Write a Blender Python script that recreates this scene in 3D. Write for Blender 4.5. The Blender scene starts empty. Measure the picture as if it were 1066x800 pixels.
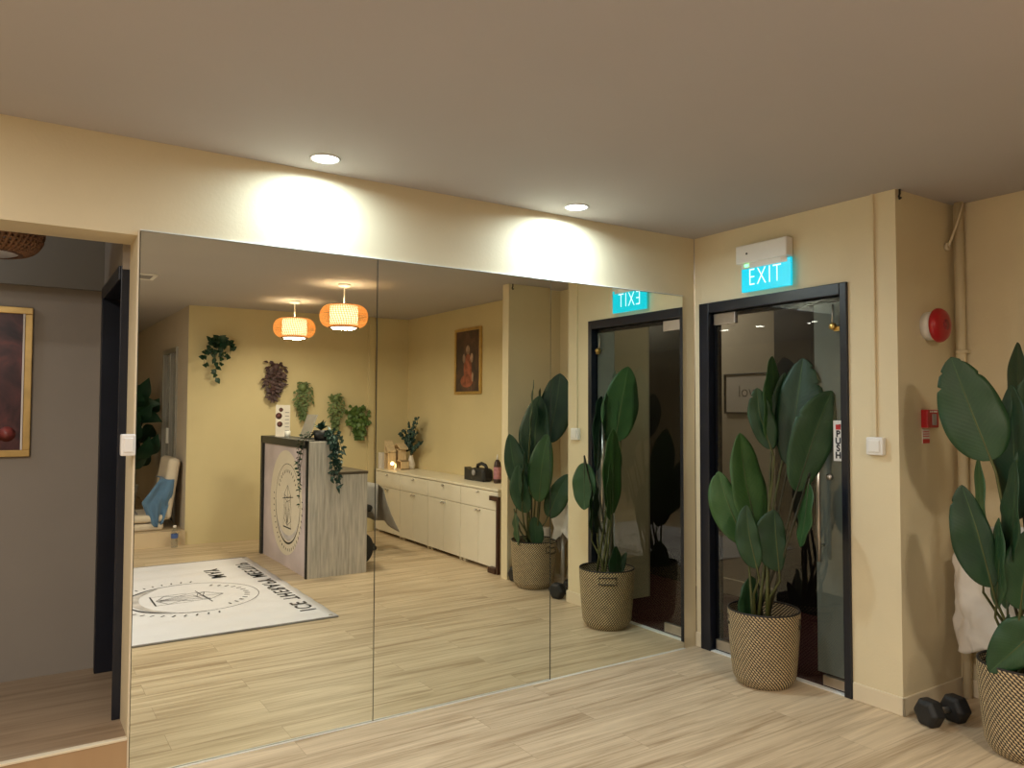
import bpy, bmesh, math, random
from mathutils import Vector, Matrix, noise
random.seed(7)
PI = math.pi
SC = bpy.context.scene
COL = SC.collection
H = 2.5237            # ceiling height
# ---------------------------------------------------------------- camera
CAM = Vector((-3.5705, -3.3426, 1.43))
FPX = 794.83
def _basis():
    y, p, r = math.radians(33.371), math.radians(2.1647), math.radians(0.1667)
    F = Vector((math.sin(y)*math.cos(p), math.cos(y)*math.cos(p), math.sin(p)))
    R = Vector((math.cos(y), -math.sin(y), 0)); U = R.cross(F)
    return (math.cos(r)*R + math.sin(r)*U), (-math.sin(r)*R + math.cos(r)*U), F
CR, CU, CF = _basis()
cd = bpy.data.cameras.new('camera'); cam = bpy.data.objects.new('camera', cd); COL.objects.link(cam)
cd.sensor_fit = 'HORIZONTAL'; cd.sensor_width = 36.0; cd.lens = FPX/1066*36.0
cd.clip_start = 0.02; cd.clip_end = 60
M4 = Matrix((CR, CU, -CF)).transposed().to_4x4(); M4.translation = CAM
cam.matrix_world = M4; SC.camera = cam
TILT = math.radians(0.2)          # the mirrors lean by a fifth of a degree
def ray(x, y): return CF + CR*((x-533)/FPX) - CU*((y-400)/FPX)
def direct(x, y, ax, val):
    d = ray(x, y); return CAM + d*((val-CAM[ax])/d[ax])
def mray(x, y):
    t = TILT if x < 572.5 else TILT*0.1
    n = Vector((0, -math.cos(t), -math.sin(t))); d = ray(x, y)
    p = CAM + d*((Vector((0, 0, 1.07))-CAM).dot(n)/d.dot(n))
    return p, d-2*d.dot(n)*n
def mirrored(x, y, ax, val):
    p, d = mray(x, y); return p + d*((val-p[ax])/d[ax])
# ---------------------------------------------------------------- materials
def new_mat(name):
    m = bpy.data.materials.new(name); m.use_nodes = True
    nt = m.node_tree; b = nt.nodes['Principled BSDF']
    return m, nt, b
def N(nt, typ, **kw):
    n = nt.nodes.new(typ)
    for k, v in kw.items():
        if k in n.inputs: n.inputs[k].default_value = v
        else: setattr(n, k, v)
    return n
def mat(name, col, rough=.6, metal=0., spec=.5, var=0., scale=6., bump=0., bscale=60., emit=None, es=1., sheen=0., stretch=None):
    m, nt, b = new_mat(name)
    b.inputs['Base Color'].default_value = (*col, 1); b.inputs['Roughness'].default_value = rough
    b.inputs['Metallic'].default_value = metal; b.inputs['Specular IOR Level'].default_value = spec
    if sheen: b.inputs['Sheen Weight'].default_value = sheen
    if emit: b.inputs['Emission Color'].default_value = (*emit, 1); b.inputs['Emission Strength'].default_value = es
    tc = N(nt, 'ShaderNodeTexCoord'); src = tc.outputs['Object']
    if stretch:
        mp = N(nt, 'ShaderNodeMapping'); mp.inputs['Scale'].default_value = stretch
        nt.links.new(src, mp.inputs['Vector']); src = mp.outputs['Vector']
    if var:
        no = N(nt, 'ShaderNodeTexNoise'); no.inputs['Scale'].default_value = scale; no.inputs['Detail'].default_value = 4
        nt.links.new(src, no.inputs['Vector'])
        rp = N(nt, 'ShaderNodeValToRGB'); rp.color_ramp.elements[0].position = .3; rp.color_ramp.elements[1].position = .7
        rp.color_ramp.elements[0].color = (*[max(0, c*(1-var)) for c in col], 1)
        rp.color_ramp.elements[1].color = (*[min(1, c*(1+var)) for c in col], 1)
        nt.links.new(no.outputs['Fac'], rp.inputs['Fac']); nt.links.new(rp.outputs['Color'], b.inputs['Base Color'])
    if bump:
        n2 = N(nt, 'ShaderNodeTexNoise'); n2.inputs['Scale'].default_value = bscale; n2.inputs['Detail'].default_value = 3
        nt.links.new(src, n2.inputs['Vector'])
        bp = N(nt, 'ShaderNodeBump'); bp.inputs['Strength'].default_value = bump; bp.inputs['Distance'].default_value = .004
        nt.links.new(n2.outputs['Fac'], bp.inputs['Height']); nt.links.new(bp.outputs['Normal'], b.inputs['Normal'])
    return m
def plank_mat(name, light, dark, rough=.42, pw=.18, pl=1.25):
    m, nt, b = new_mat(name); L = nt.links.new
    tc = N(nt, 'ShaderNodeTexCoord')
    br = N(nt, 'ShaderNodeTexBrick', offset=.37, offset_frequency=2)
    for k, v in (('Color1', (0, 0, 0, 1)), ('Color2', (1, 1, 1, 1)), ('Mortar', (.5, .5, .5, 1)), ('Scale', 1.), ('Mortar Size', .0012), ('Bias', 0.), ('Brick Width', pl), ('Row Height', pw), ('Mortar Smooth', .2)):
        br.inputs[k].default_value = v
    L(tc.outputs['Object'], br.inputs['Vector'])
    # every plank gets its own stretch of grain
    sep = N(nt, 'ShaderNodeSeparateXYZ'); L(tc.outputs['Object'], sep.inputs[0])
    def math_(op, a, bb):
        n = N(nt, 'ShaderNodeMath', operation=op)
        for i, s in enumerate((a, bb)):
            if isinstance(s, (int, float)): n.inputs[i].default_value = s
            else: L(s, n.inputs[i])
        return n.outputs[0]
    bw = N(nt, 'ShaderNodeRGBToBW'); L(br.outputs['Color'], bw.inputs[0])
    xx = math_('ADD', math_('MULTIPLY', sep.outputs['X'], .9), math_('MULTIPLY', bw.outputs[0], 37.))
    yy = math_('ADD', math_('MULTIPLY', sep.outputs['Y'], 17.), math_('MULTIPLY', bw.outputs[0], 11.))
    cb = N(nt, 'ShaderNodeCombineXYZ'); L(xx, cb.inputs[0]); L(yy, cb.inputs[1])
    n1 = N(nt, 'ShaderNodeTexNoise'); n1.inputs['Scale'].default_value = 1.; n1.inputs['Detail'].default_value = 5; n1.inputs['Roughness'].default_value = .6; n1.inputs['Distortion'].default_value = 1.2
    L(cb.outputs[0], n1.inputs['Vector'])
    cb2 = N(nt, 'ShaderNodeCombineXYZ'); L(math_('MULTIPLY', xx, 3.), cb2.inputs[0]); L(math_('MULTIPLY', yy, 7.), cb2.inputs[1])
    n2 = N(nt, 'ShaderNodeTexNoise'); n2.inputs['Scale'].default_value = 1.; n2.inputs['Detail'].default_value = 3
    L(cb2.outputs[0], n2.inputs['Vector'])
    f = math_('ADD', math_('MULTIPLY', n1.outputs['Fac'], .8), math_('ADD', math_('MULTIPLY', n2.outputs['Fac'], .22), math_('MULTIPLY', bw.outputs[0], .05)))
    rp = N(nt, 'ShaderNodeValToRGB'); e = rp.color_ramp.elements
    e[0].position = .36; e[0].color = (*dark, 1); e[1].position = .69; e[1].color = (*light, 1)
    mid = e.new(.52); mid.color = (*[a*.42+c*.58 for a, c in zip(dark, light)], 1)
    L(f, rp.inputs['Fac'])
    mx = N(nt, 'ShaderNodeMix', data_type='RGBA'); mx.inputs['B'].default_value = (*[c*.55 for c in dark], 1)
    L(rp.outputs['Color'], mx.inputs[6]); mx.inputs[7].default_value = (*[c*.85 for c in dark], 1); L(math_('MULTIPLY', br.outputs['Fac'], .6), mx.inputs[0])
    L(mx.outputs[2], b.inputs['Base Color']); b.inputs['Roughness'].default_value = rough
    bp = N(nt, 'ShaderNodeBump'); bp.inputs['Strength'].default_value = .12; bp.inputs['Distance'].default_value = .002
    L(n2.outputs['Fac'], bp.inputs['Height']); L(bp.outputs['Normal'], b.inputs['Normal'])
    return m
def leaf_mat(name, dark, light, rib, rough=.34, veins=26.):
    m, nt, b = new_mat(name); L = nt.links.new
    uv = N(nt, 'ShaderNodeUVMap'); sep = N(nt, 'ShaderNodeSeparateXYZ'); L(uv.outputs['UV'], sep.inputs[0])
    def mt(op, a, bb=0.):
        n = N(nt, 'ShaderNodeMath', operation=op)
        for i, s in enumerate((a, bb)):
            if isinstance(s, (int, float)): n.inputs[i].default_value = s
            else: L(s, n.inputs[i])
        return n.outputs[0]
    off = mt('ABSOLUTE', mt('SUBTRACT', sep.outputs['X'], .5))            # 0 on the midrib
    ph = mt('SUBTRACT', mt('MULTIPLY', sep.outputs['Y'], veins), mt('MULTIPLY', off, 9.))
    w = mt('SINE', mt('MULTIPLY', ph, 2*PI))
    no = N(nt, 'ShaderNodeTexNoise'); no.inputs['Scale'].default_value = 9.; tc = N(nt, 'ShaderNodeTexCoord'); L(tc.outputs['Object'], no.inputs['Vector'])
    oi = N(nt, 'ShaderNodeObjectInfo')
    fac = mt('ADD', mt('ADD', mt('MULTIPLY', w, .03), mt('MULTIPLY', no.outputs['Fac'], .6)), mt('MULTIPLY', oi.outputs['Random'], .45))
    rp = N(nt, 'ShaderNodeValToRGB'); rp.color_ramp.elements[0].position = .2; rp.color_ramp.elements[0].color = (*dark, 1)
    rp.color_ramp.elements[1].position = .85; rp.color_ramp.elements[1].color = (*light, 1); L(fac, rp.inputs['Fac'])
    ribf = mt('LESS_THAN', off, .022)
    mx = N(nt, 'ShaderNodeMix', data_type='RGBA'); L(mt('MULTIPLY', ribf, .6), mx.inputs[0]); L(rp.outputs['Color'], mx.inputs[6]); mx.inputs[7].default_value = (*rib, 1)
    L(mx.outputs[2], b.inputs['Base Color']); b.inputs['Roughness'].default_value = rough
    bp = N(nt, 'ShaderNodeBump'); bp.inputs['Strength'].default_value = .05; bp.inputs['Distance'].default_value = .003
    L(w, bp.inputs['Height']); L(bp.outputs['Normal'], b.inputs['Normal'])
    return m
def weave_mat(name, straw, dark, rows=34., segs=66.):
    m, nt, b = new_mat(name); L = nt.links.new
    uv = N(nt, 'ShaderNodeUVMap'); sep = N(nt, 'ShaderNodeSeparateXYZ'); L(uv.outputs['UV'], sep.inputs[0])
    def mt(op, a, bb=0.):
        n = N(nt, 'ShaderNodeMath', operation=op)
        for i, s in enumerate((a, bb)):
            if isinstance(s, (int, float)): n.inputs[i].default_value = s
            else: L(s, n.inputs[i])
        return n.outputs[0]
    v = mt('MULTIPLY', sep.outputs['Y'], rows); row = mt('FLOOR', v)
    s = mt('FRACT', mt('ADD', mt('MULTIPLY', sep.outputs['X'], segs), mt('MULTIPLY', v, .62)))
    a = mt('LESS_THAN', mt('ABSOLUTE', mt('SUBTRACT', s, .5)), .27)
    t = mt('LESS_THAN', mt('ABSOLUTE', mt('SUBTRACT', mt('FRACT', v), .5)), .40)
    fac = mt('MULTIPLY', a, t)
    no = N(nt, 'ShaderNodeTexNoise'); no.inputs['Scale'].default_value = 30.; tc = N(nt, 'ShaderNodeTexCoord'); L(tc.outputs['Object'], no.inputs['Vector'])
    c1 = N(nt, 'ShaderNodeMix', data_type='RGBA'); L(no.outputs['Fac'], c1.inputs[0]); c1.inputs[6].default_value = (*[c*.75 for c in straw], 1); c1.inputs[7].default_value = (*[min(1, c*1.25) for c in straw], 1)
    mx = N(nt, 'ShaderNodeMix', data_type='RGBA'); L(fac, mx.inputs[0]); mx.inputs[6].default_value = (*dark, 1); L(c1.outputs[2], mx.inputs[7])
    L(mx.outputs[2], b.inputs['Base Color']); b.inputs['Roughness'].default_value = .55
    bp = N(nt, 'ShaderNodeBump'); bp.inputs['Strength'].default_value = .5; bp.inputs['Distance'].default_value = .003
    L(fac, bp.inputs['Height']); L(bp.outputs['Normal'], b.inputs['Normal'])
    return m
def mirror_mat():
    m, nt, b = new_mat('mirror_silver')
    g = N(nt, 'ShaderNodeBsdfGlossy'); g.inputs['Color'].default_value = (.86, .88, .78, 1); g.inputs['Roughness'].default_value = 0.
    nt.links.new(g.outputs[0], nt.nodes['Material Output'].inputs['Surface']); return m
def glass_mat(name, tint=(.8, .82, .8), refl=1.0):
    m, nt, b = new_mat(name); L = nt.links.new
    fr = N(nt, 'ShaderNodeFresnel'); fr.inputs['IOR'].default_value = 1.5
    ml = N(nt, 'ShaderNodeMath', operation='MULTIPLY'); L(fr.outputs[0], ml.inputs[0])
    ge = N(nt, 'ShaderNodeNewGeometry'); fb = N(nt, 'ShaderNodeMath', operation='MULTIPLY_ADD'); L(ge.outputs['Backfacing'], fb.inputs[0]); fb.inputs[1].default_value = -refl; fb.inputs[2].default_value = refl; L(fb.outputs[0], ml.inputs[1])   # reflect on entering a pane, not inside it
    t = N(nt, 'ShaderNodeBsdfTransparent'); t.inputs['Color'].default_value = (*tint, 1)
    g = N(nt, 'ShaderNodeBsdfGlossy'); g.inputs['Roughness'].default_value = 0.
    mx = N(nt, 'ShaderNodeMixShader'); L(ml.outputs[0], mx.inputs[0]); L(t.outputs[0], mx.inputs[1]); L(g.outputs[0], mx.inputs[2])
    L(mx.outputs[0], nt.nodes['Material Output'].inputs['Surface']); return m
def paint_mat(name, blobs, base, seed=0., scale=5.):
    """a generic dark painting: noise-driven colours"""
    m, nt, b = new_mat(name); L = nt.links.new
    tc = N(nt, 'ShaderNodeTexCoord'); mp = N(nt, 'ShaderNodeMapping'); mp.inputs['Location'].default_value = (seed, seed*.7, seed*.3)
    L(tc.outputs['Object'], mp.inputs['Vector'])
    no = N(nt, 'ShaderNodeTexNoise'); no.inputs['Scale'].default_value = scale; no.inputs['Detail'].default_value = 5; no.inputs['Distortion'].default_value = 1.5
    L(mp.outputs[0], no.inputs['Vector'])
    rp = N(nt, 'ShaderNodeValToRGB'); e = rp.color_ramp.elements
    e[0].position = .3; e[0].color = (*base, 1); e[1].position = .8; e[1].color = (*blobs[-1], 1)
    for i, c in enumerate(blobs[:-1]):
        k = e.new(.42+.3*i/max(1, len(blobs)-1)); k.color = (*c, 1)
    L(no.outputs['Fac'], rp.inputs['Fac']); L(rp.outputs['Color'], b.inputs['Base Color']); b.inputs['Roughness'].default_value = .3
    return m
M = {}
M['cream'] = mat('cream_wall_paint', (.725, .625, .425), .75, var=.03, scale=2.5, bump=.15, bscale=90)
M['yellow'] = mat('yellow_wall_paint', (.62, .52, .30), .75, var=.03, scale=2.5, bump=.15, bscale=90)
M['taupe'] = mat('taupe_wall_paint', (.52, .45, .37), .75, var=.03, scale=2.5, bump=.1, bscale=90)
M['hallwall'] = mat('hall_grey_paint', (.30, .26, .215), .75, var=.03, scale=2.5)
M['hallbulk'] = mat('hall_dark_grey', (.24, .23, .205), .75, var=.03, scale=2.5)  # darker grey for the upper band of the hall rear
M['ceil'] = mat('ceiling_white_paint', (.44, .41, .40), .8, var=.02, scale=1.5)
M['floor'] = plank_mat('oak_plank_floor', (.72, .575, .395), (.34, .235, .135))
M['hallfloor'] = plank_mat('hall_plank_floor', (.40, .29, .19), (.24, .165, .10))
M['riser'] = plank_mat('step_riser_wood', (.50, .33, .18), (.30, .18, .09), .5)
M['skirt'] = mat('skirting_cream_gloss', (.74, .64, .47), .4, var=.03, scale=4)
M['blackframe'] = mat('black_frame_paint', (.006, .008, .016), .34, var=.2, scale=8)
M['black'] = mat('black_plastic', (.012, .012, .013), .45, var=.1)
M['rubber'] = mat('black_rubber', (.013, .013, .014), .55, bump=.2, bscale=120)
M['white'] = mat('white_plastic', (.80, .78, .75), .35, var=.02)
M['steel'] = mat('brushed_steel', (.62, .58, .54), .28, 1., var=.08, scale=20)
M['brass'] = mat('aged_brass', (.55, .38, .13), .3, 1., var=.1)
M['gold'] = mat('gold_frame', (.62, .42, .16), .35, .85, var=.12, scale=14)
M['glass'] = glass_mat('clear_glass_pane', (.74, .76, .74), 1.6)
M['mirror'] = mirror_mat()
M['silicone'] = mat('white_silicone', (.80, .80, .76), .4, var=.03)
M['seam'] = mat('dark_mirror_edge', (.06, .07, .06), .4, var=.1)
M['red'] = mat('red_enamel', (.42, .012, .018), .3, var=.06)
M['redink'] = mat('red_ink', (.55, .03, .03), .5, var=.05)
M['blackink'] = mat('black_ink', (.012, .012, .016), .55, var=.1)
M['greyink'] = mat('grey_ink', (.32, .30, .30), .6, var=.15)
M['softgrey'] = mat('soft_grey_print', (.52, .48, .47), .6, var=.25, scale=9)
M['exitface'] = mat('exit_sign_cyan_face', (.0, .30, .38), .3, var=.02, emit=(.0, .60, .80), es=.34)
M['exitletter'] = mat('exit_sign_white_letters', (.7, .8, .8), .3, var=.02, emit=(.55, .95, 1.), es=.55)
M['led'] = mat('green_led', (.1, .7, .2), .3, var=.02, emit=(.15, .9, .25), es=1.2)
M['lampcool'] = mat('downlight_diffuser', (.9, .9, .9), .3, var=.01, emit=(.92, .97, 1.), es=8.)
M['lampring'] = mat('white_trim_ring', (.8, .8, .8), .4, var=.02)
M['lampwarm'] = mat('pendant_diffuser', (.9, .9, .88), .3, var=.01, emit=(1., .92, .78), es=1.6)
M['lampoff'] = mat('pendant_diffuser_unlit', (.62, .64, .70), .3, var=.01)
M['weave_lamp'] = mat('woven_bamboo_lit', (.75, .42, .16), .6, var=.25, scale=90, bump=.6, bscale=110, emit=(1., .30, .05), es=.22)
M['weave_lamp_core'] = mat('paper_shade_lit', (.85, .7, .45), .6, var=.08, scale=60, emit=(1., .80, .46), es=.85)
M['weave_dark'] = mat('woven_bamboo_unlit', (.20, .10, .05), .6, var=.35, scale=90, bump=.6, bscale=110)
M['rimbrown'] = mat('brown_shade_rim', (.10, .05, .035), .5, var=.1)
M['leaf'] = leaf_mat('banana_leaf_green', (.006, .032, .012), (.020, .068, .020), (.045, .11, .035), .52)
M['leafbright'] = leaf_mat('fresh_leaf_green', (.014, .056, .014), (.045, .118, .028), (.09, .18, .05), .5)
M['stem'] = mat('olive_leaf_stem', (.07, .075, .02), .5, var=.35, scale=12)
M['stemdark'] = mat('dark_leaf_stem', (.035, .032, .014), .5, var=.3, scale=12)
M['basket'] = weave_mat('black_and_straw_weave', (.56, .43, .25), (.016, .011, .007), 34., 58.)
M['rope'] = mat('dark_rope_trim', (.05, .036, .02), .6, var=.3, scale=60, bump=.5, bscale=150)
M['soil'] = mat('dark_soil', (.02, .015, .01), .9, var=.4, scale=40, bump=.8, bscale=60)
M['cloth'] = mat('white_cotton_cloth', (.78, .74, .70), .85, var=.03, bump=.2, bscale=200, sheen=.2)
M['bluecloth'] = mat('denim_blue_cloth', (.085, .17, .29), .9, var=.12, bump=.3, bscale=150, sheen=.2)
M['greycloth'] = mat('grey_cloth', (.40, .38, .36), .9, var=.1, bump=.3, bscale=150, sheen=.2)
M['patcloth'] = mat('speckled_grey_cloth', (.30, .28, .28), .9, var=.8, scale=40)
M['creamfab'] = mat('cream_upholstery', (.62, .53, .42), .8, var=.06, bump=.3, bscale=120)
M['cab'] = mat('cream_lacquer', (.76, .70, .58), .45, var=.02)
M['cabtop'] = mat('cream_worktop', (.80, .73, .58), .4, var=.02)
M['darkwood'] = mat('dark_stained_wood', (.055, .022, .013), .45, var=.35, scale=10, stretch=(8, 8, 1))
M['palewood'] = mat('pale_pine_wood', (.68, .52, .32), .55, var=.12, scale=10, stretch=(6, 6, 1))
M['greywood'] = mat('grey_wood_laminate', (.56, .51, .46), .5, var=.26, scale=7, stretch=(9, 9, .6))
M['counterblack'] = mat('black_counter_trim', (.022, .022, .02), .4, var=.1)
M['panelbg'] = mat('lilac_marble_print', (.58, .49, .50), .5, var=.14, scale=3.5)
M['panelcream'] = mat('cream_print', (.70, .62, .49), .5, var=.03)
M['banner'] = mat('white_vinyl_banner', (.80, .78, .83), .4, var=.02)
M['bottle'] = glass_mat('clear_plastic', (.84, .87, .90), 3.)
M['label'] = mat('blue_label', (.06, .12, .34), .4, var=.1)
M['paper'] = mat('white_paper', (.76, .70, .64), .6, var=.04)
M['wallleaf_dark'] = leaf_mat('dark_ivy_leaf', (.006, .03, .015), (.02, .07, .03), (.03, .08, .04), .45, 6)
M['wallleaf_purple'] = leaf_mat('purple_brown_leaf', (.05, .025, .028), (.14, .075, .065), (.16, .09, .08), .6, 6)
M['wallleaf_green'] = leaf_mat('soft_green_leaf', (.07, .11, .035), (.17, .23, .085), (.2, .26, .12), .6, 6)
M['wallleaf_mix'] = leaf_mat('bright_variegated_leaf', (.006, .03, .008), (.14, .24, .05), (.2, .3, .1), .5, 3)
M['wallleaf_teal'] = leaf_mat('dark_teal_leaf', (.008, .035, .028), (.03, .08, .06), (.05, .1, .08), .5, 6)
M['carpet'] = mat('dark_red_carpet', (.075, .012, .012), .95, var=.3, scale=50, bump=.5, bscale=200)
M['corrwall'] = mat('corridor_plaster', (.46, .40, .31), .8, var=.04)
M['corrdark'] = mat('corridor_dark_panel', (.022, .020, .022), .5, var=.15)
M['corrgrey'] = mat('corridor_grey_green_wall', (.36, .38, .37), .7, var=.06)
M['corrceil'] = mat('corridor_ceiling', (.42, .44, .42), .8, var=.02)
M['art_hall'] = paint_mat('dark_maroon_painting', [(.05, .02, .022), (.10, .035, .035), (.26, .07, .05)], (.022, .010, .014), 2., 6.)
M['art_back'] = paint_mat('dark_brown_painting', [(.05, .03, .028), (.09, .045, .035), (.20, .10, .07)], (.03, .02, .02), 5.3, 5.)
M['flame'] = mat('candle_glow', (1., .7, .3), .4, var=.01, emit=(1., .62, .25), es=1.2)
M['pink'] = mat('pink_packet', (.45, .20, .24), .5, var=.3, scale=30)
# ---------------------------------------------------------------- mesh helpers
class MB:
    def __init__(s): s.bm = bmesh.new(); s.uv = s.bm.loops.layers.uv.new('UVMap')
    def box(s, x0, x1, y0, y1, z0, z1, bev=0., seg=2, rot=None):
        x0, x1 = min(x0, x1), max(x0, x1); y0, y1 = min(y0, y1), max(y0, y1); z0, z1 = min(z0, z1), max(z0, z1)
        c = Vector(((x0+x1)/2, (y0+y1)/2, (z0+z1)/2))
        r = bmesh.ops.create_cube(s.bm, size=1, matrix=Matrix.Translation(c) @ (rot.to_4x4() if rot else Matrix()) @ Matrix.Diagonal((x1-x0, y1-y0, z1-z0, 1)))
        if bev:
            es = list({e for v in r['verts'] for e in v.link_edges})
            bmesh.ops.bevel(s.bm, geom=es, offset=bev, segments=seg, affect='EDGES', profile=.5)
        return s
    def prism(s, pts, axis, a, b):
        """extrude a polygon; pts are the two other coordinates, in axis order"""
        def mk(p, t):
            q = list(p); q.insert(axis, t); return s.bm.verts.new(q)
        A = [mk(p, a) for p in pts]; B = [mk(p, b) for p in pts]
        s.bm.faces.new(A); s.bm.faces.new(B[::-1])
        for i in range(len(pts)):
            j = (i+1) % len(pts); s.bm.faces.new((A[i], B[i], B[j], A[j]))
        return s
    def lathe(s, prof, c=(0, 0, 0), seg=48, axis=Vector((0, 0, 1)), caps=True):
        """prof: list of (radius, height)"""
        c = Vector(c); q = Vector((0, 0, 1)).rotation_difference(Vector(axis)); rings = []
        for r, h in prof:
            rings.append([s.bm.verts.new(c + q @ Vector((max(r, 1e-5)*math.cos(2*PI*k/seg), max(r, 1e-5)*math.sin(2*PI*k/seg), h))) for k in range(seg)])
        n = len(rings)
        for i in range(n-1):
            for k in range(seg):
                f = s.bm.faces.new((rings[i][k], rings[i][(k+1) % seg], rings[i+1][(k+1) % seg], rings[i+1][k])); f.smooth = True
                for l, (u, v) in zip(f.loops, ((k, i), (k+1, i), (k+1, i+1), (k, i+1))): l[s.uv].uv = (u/seg, v/(n-1))
        if caps:
            for ring in (rings[0], rings[-1]):
                if (ring[0].co-ring[seg//2].co).length > 1e-3:
                    s.bm.faces.new(ring[::-1] if ring is rings[0] else ring)
        return s
    def tube(s, pts, rad, seg=8):
        pts = [Vector(p) for p in pts]; n = len(pts); rad = rad if isinstance(rad, (list, tuple)) else [rad]*n
        up = Vector((0.13, .2, 1)); rings = []
        for i, p in enumerate(pts):
            t = (pts[min(i+1, n-1)]-pts[max(i-1, 0)]).normalized()
            a = t.cross(up)
            if a.length < .1: a = t.cross(Vector((1, 0, 0)))
            a.normalize(); b = t.cross(a)
            rings.append([s.bm.verts.new(p + (a*math.cos(2*PI*k/seg)+b*math.sin(2*PI*k/seg))*rad[i]) for k in range(seg)])
        for i in range(n-1):
            for k in range(seg):
                f = s.bm.faces.new((rings[i][k], rings[i][(k+1) % seg], rings[i+1][(k+1) % seg], rings[i+1][k])); f.smooth = True
        s.bm.faces.new(rings[0][::-1]); s.bm.faces.new(rings[-1])
        return s
    def grid(s, fn, nu, nv, flip=False):
        g = [[s.bm.verts.new(fn(i/nu, j/nv)) for j in range(nv+1)] for i in range(nu+1)]
        for i in range(nu):
            for j in range(nv):
                q = (g[i][j], g[i+1][j], g[i+1][j+1], g[i][j+1]); uvs = ((i, j), (i+1, j), (i+1, j+1), (i, j+1))
                if flip: q, uvs = q[::-1], uvs[::-1]
                f = s.bm.faces.new(q); f.smooth = True
                for l, (u, v) in zip(f.loops, uvs): l[s.uv].uv = (u/nu, v/nv)
        return s
    def blade(s, base, tip, width, nrm, curl=.15, n=5, fat=.45):
        """one small pointed leaf"""
        base, tip = Vector(base), Vector(tip); t = (tip-base); L = t.length; t.normalize()
        side = t.cross(Vector(nrm))
        if side.length < .05: side = t.cross(Vector((.3, .9, .2)))
        side.normalize(); nn = side.cross(t)
        rows = []
        for i in range(n+1):
            f = i/n; w = width*.5*(math.sin(PI*min(1, f**(.7 if fat < .5 else 1.1))))+.0004
            c = base + t*L*f + nn*(curl*L*math.sin(PI*f)*.5)
            rows.append([s.bm.verts.new(c-side*w+nn*w*.25), s.bm.verts.new(c), s.bm.verts.new(c+side*w+nn*w*.25)])
        for i in range(n):
            for k in range(2):
                f = s.bm.faces.new((rows[i][k], rows[i][k+1], rows[i+1][k+1], rows[i+1][k])); f.smooth = True
                for l, (u, v) in zip(f.loops, ((k, i), (k+1, i), (k+1, i+1), (k, i+1))): l[s.uv].uv = (u/2, v/n)
        return s
ROOT = {}
def obj(name, mb, material, parent=None, loc=None, solid=0., smooth=False, recalc=True):
    """link the mesh (built in world coordinates) as ONE object; its origin is its root's (or loc)"""
    if recalc: bmesh.ops.recalc_face_normals(mb.bm, faces=mb.bm.faces)
    if smooth:
        for f in mb.bm.faces: f.smooth = True
    root = parent
    off = Vector(loc) if loc else (ROOT[parent.name] if parent else Vector((0, 0, 0)))
    mb.bm.transform(Matrix.Translation(-off))
    me = bpy.data.meshes.new(name); mb.bm.to_mesh(me); mb.bm.free()
    me.materials.append(material)
    o = bpy.data.objects.new(name, me); COL.objects.link(o)
    if parent: o.parent = parent; ROOT[o.name] = off
    else: o.location = off; ROOT[o.name] = off
    if solid:
        md = o.modifiers.new('thickness', 'SOLIDIFY'); md.thickness = solid; md.offset = 0
    return o
def tag(o, label, cat, group=None):
    o['label'] = label; o['category'] = cat
    if group: o['group'] = group
    return o
def thing(name, label, cat, loc, group=None):
    o = bpy.data.objects.new(name, None); COL.objects.link(o); o.location = loc; o.empty_display_size = .1
    ROOT[o.name] = Vector(loc); return tag(o, label, cat, group)
def struct(name, mb, m, label=None, parent=None):
    o = obj(name, mb, m, parent)
    if not parent: o['kind'] = 'structure'
    if label: o['label'] = label
    return o
def copy_tree(o, loc, label):
    r = o.copy(); COL.objects.link(r); r.location = loc; r['label'] = label; ROOT[r.name] = Vector(loc)
    for ch in list(o.children):
        c = ch.copy(); COL.objects.link(c); c.parent = r
        for g in list(ch.children):
            d = g.copy(); COL.objects.link(d); d.parent = c
    return r
def text_mb(body, size, origin, right, up, depth=.0015, align='CENTER', spacing=1.0, bold=0., xscale=1.0):
    cu = bpy.data.curves.new('txt', 'FONT'); cu.body = body; cu.size = 1.0; cu.align_x = align; cu.align_y = 'CENTER'
    cu.space_character = spacing; cu.offset = bold; cu.fill_mode = 'FRONT'; cu.extrude = 0.0
    ob = bpy.data.objects.new('txt', cu); COL.objects.link(ob)
    dg = bpy.context.evaluated_depsgraph_get(); me = bpy.data.meshes.new_from_object(ob.evaluated_get(dg))
    bpy.data.objects.remove(ob); bpy.data.curves.remove(cu)
    mb = MB(); mb.bm.from_mesh(me); bpy.data.meshes.remove(me)
    right, up, origin = Vector(right).normalized(), Vector(up).normalized(), Vector(origin); nz = right.cross(up)
    for v in mb.bm.verts: v.co = origin + right*v.co.x*size*xscale + up*v.co.y*size
    bmesh.ops.triangulate(mb.bm, faces=mb.bm.faces)
    r = bmesh.ops.extrude_face_region(mb.bm, geom=list(mb.bm.faces))
    bmesh.ops.translate(mb.bm, verts=[g for g in r['geom'] if isinstance(g, bmesh.types.BMVert)], vec=nz*depth)
    return mb
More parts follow.
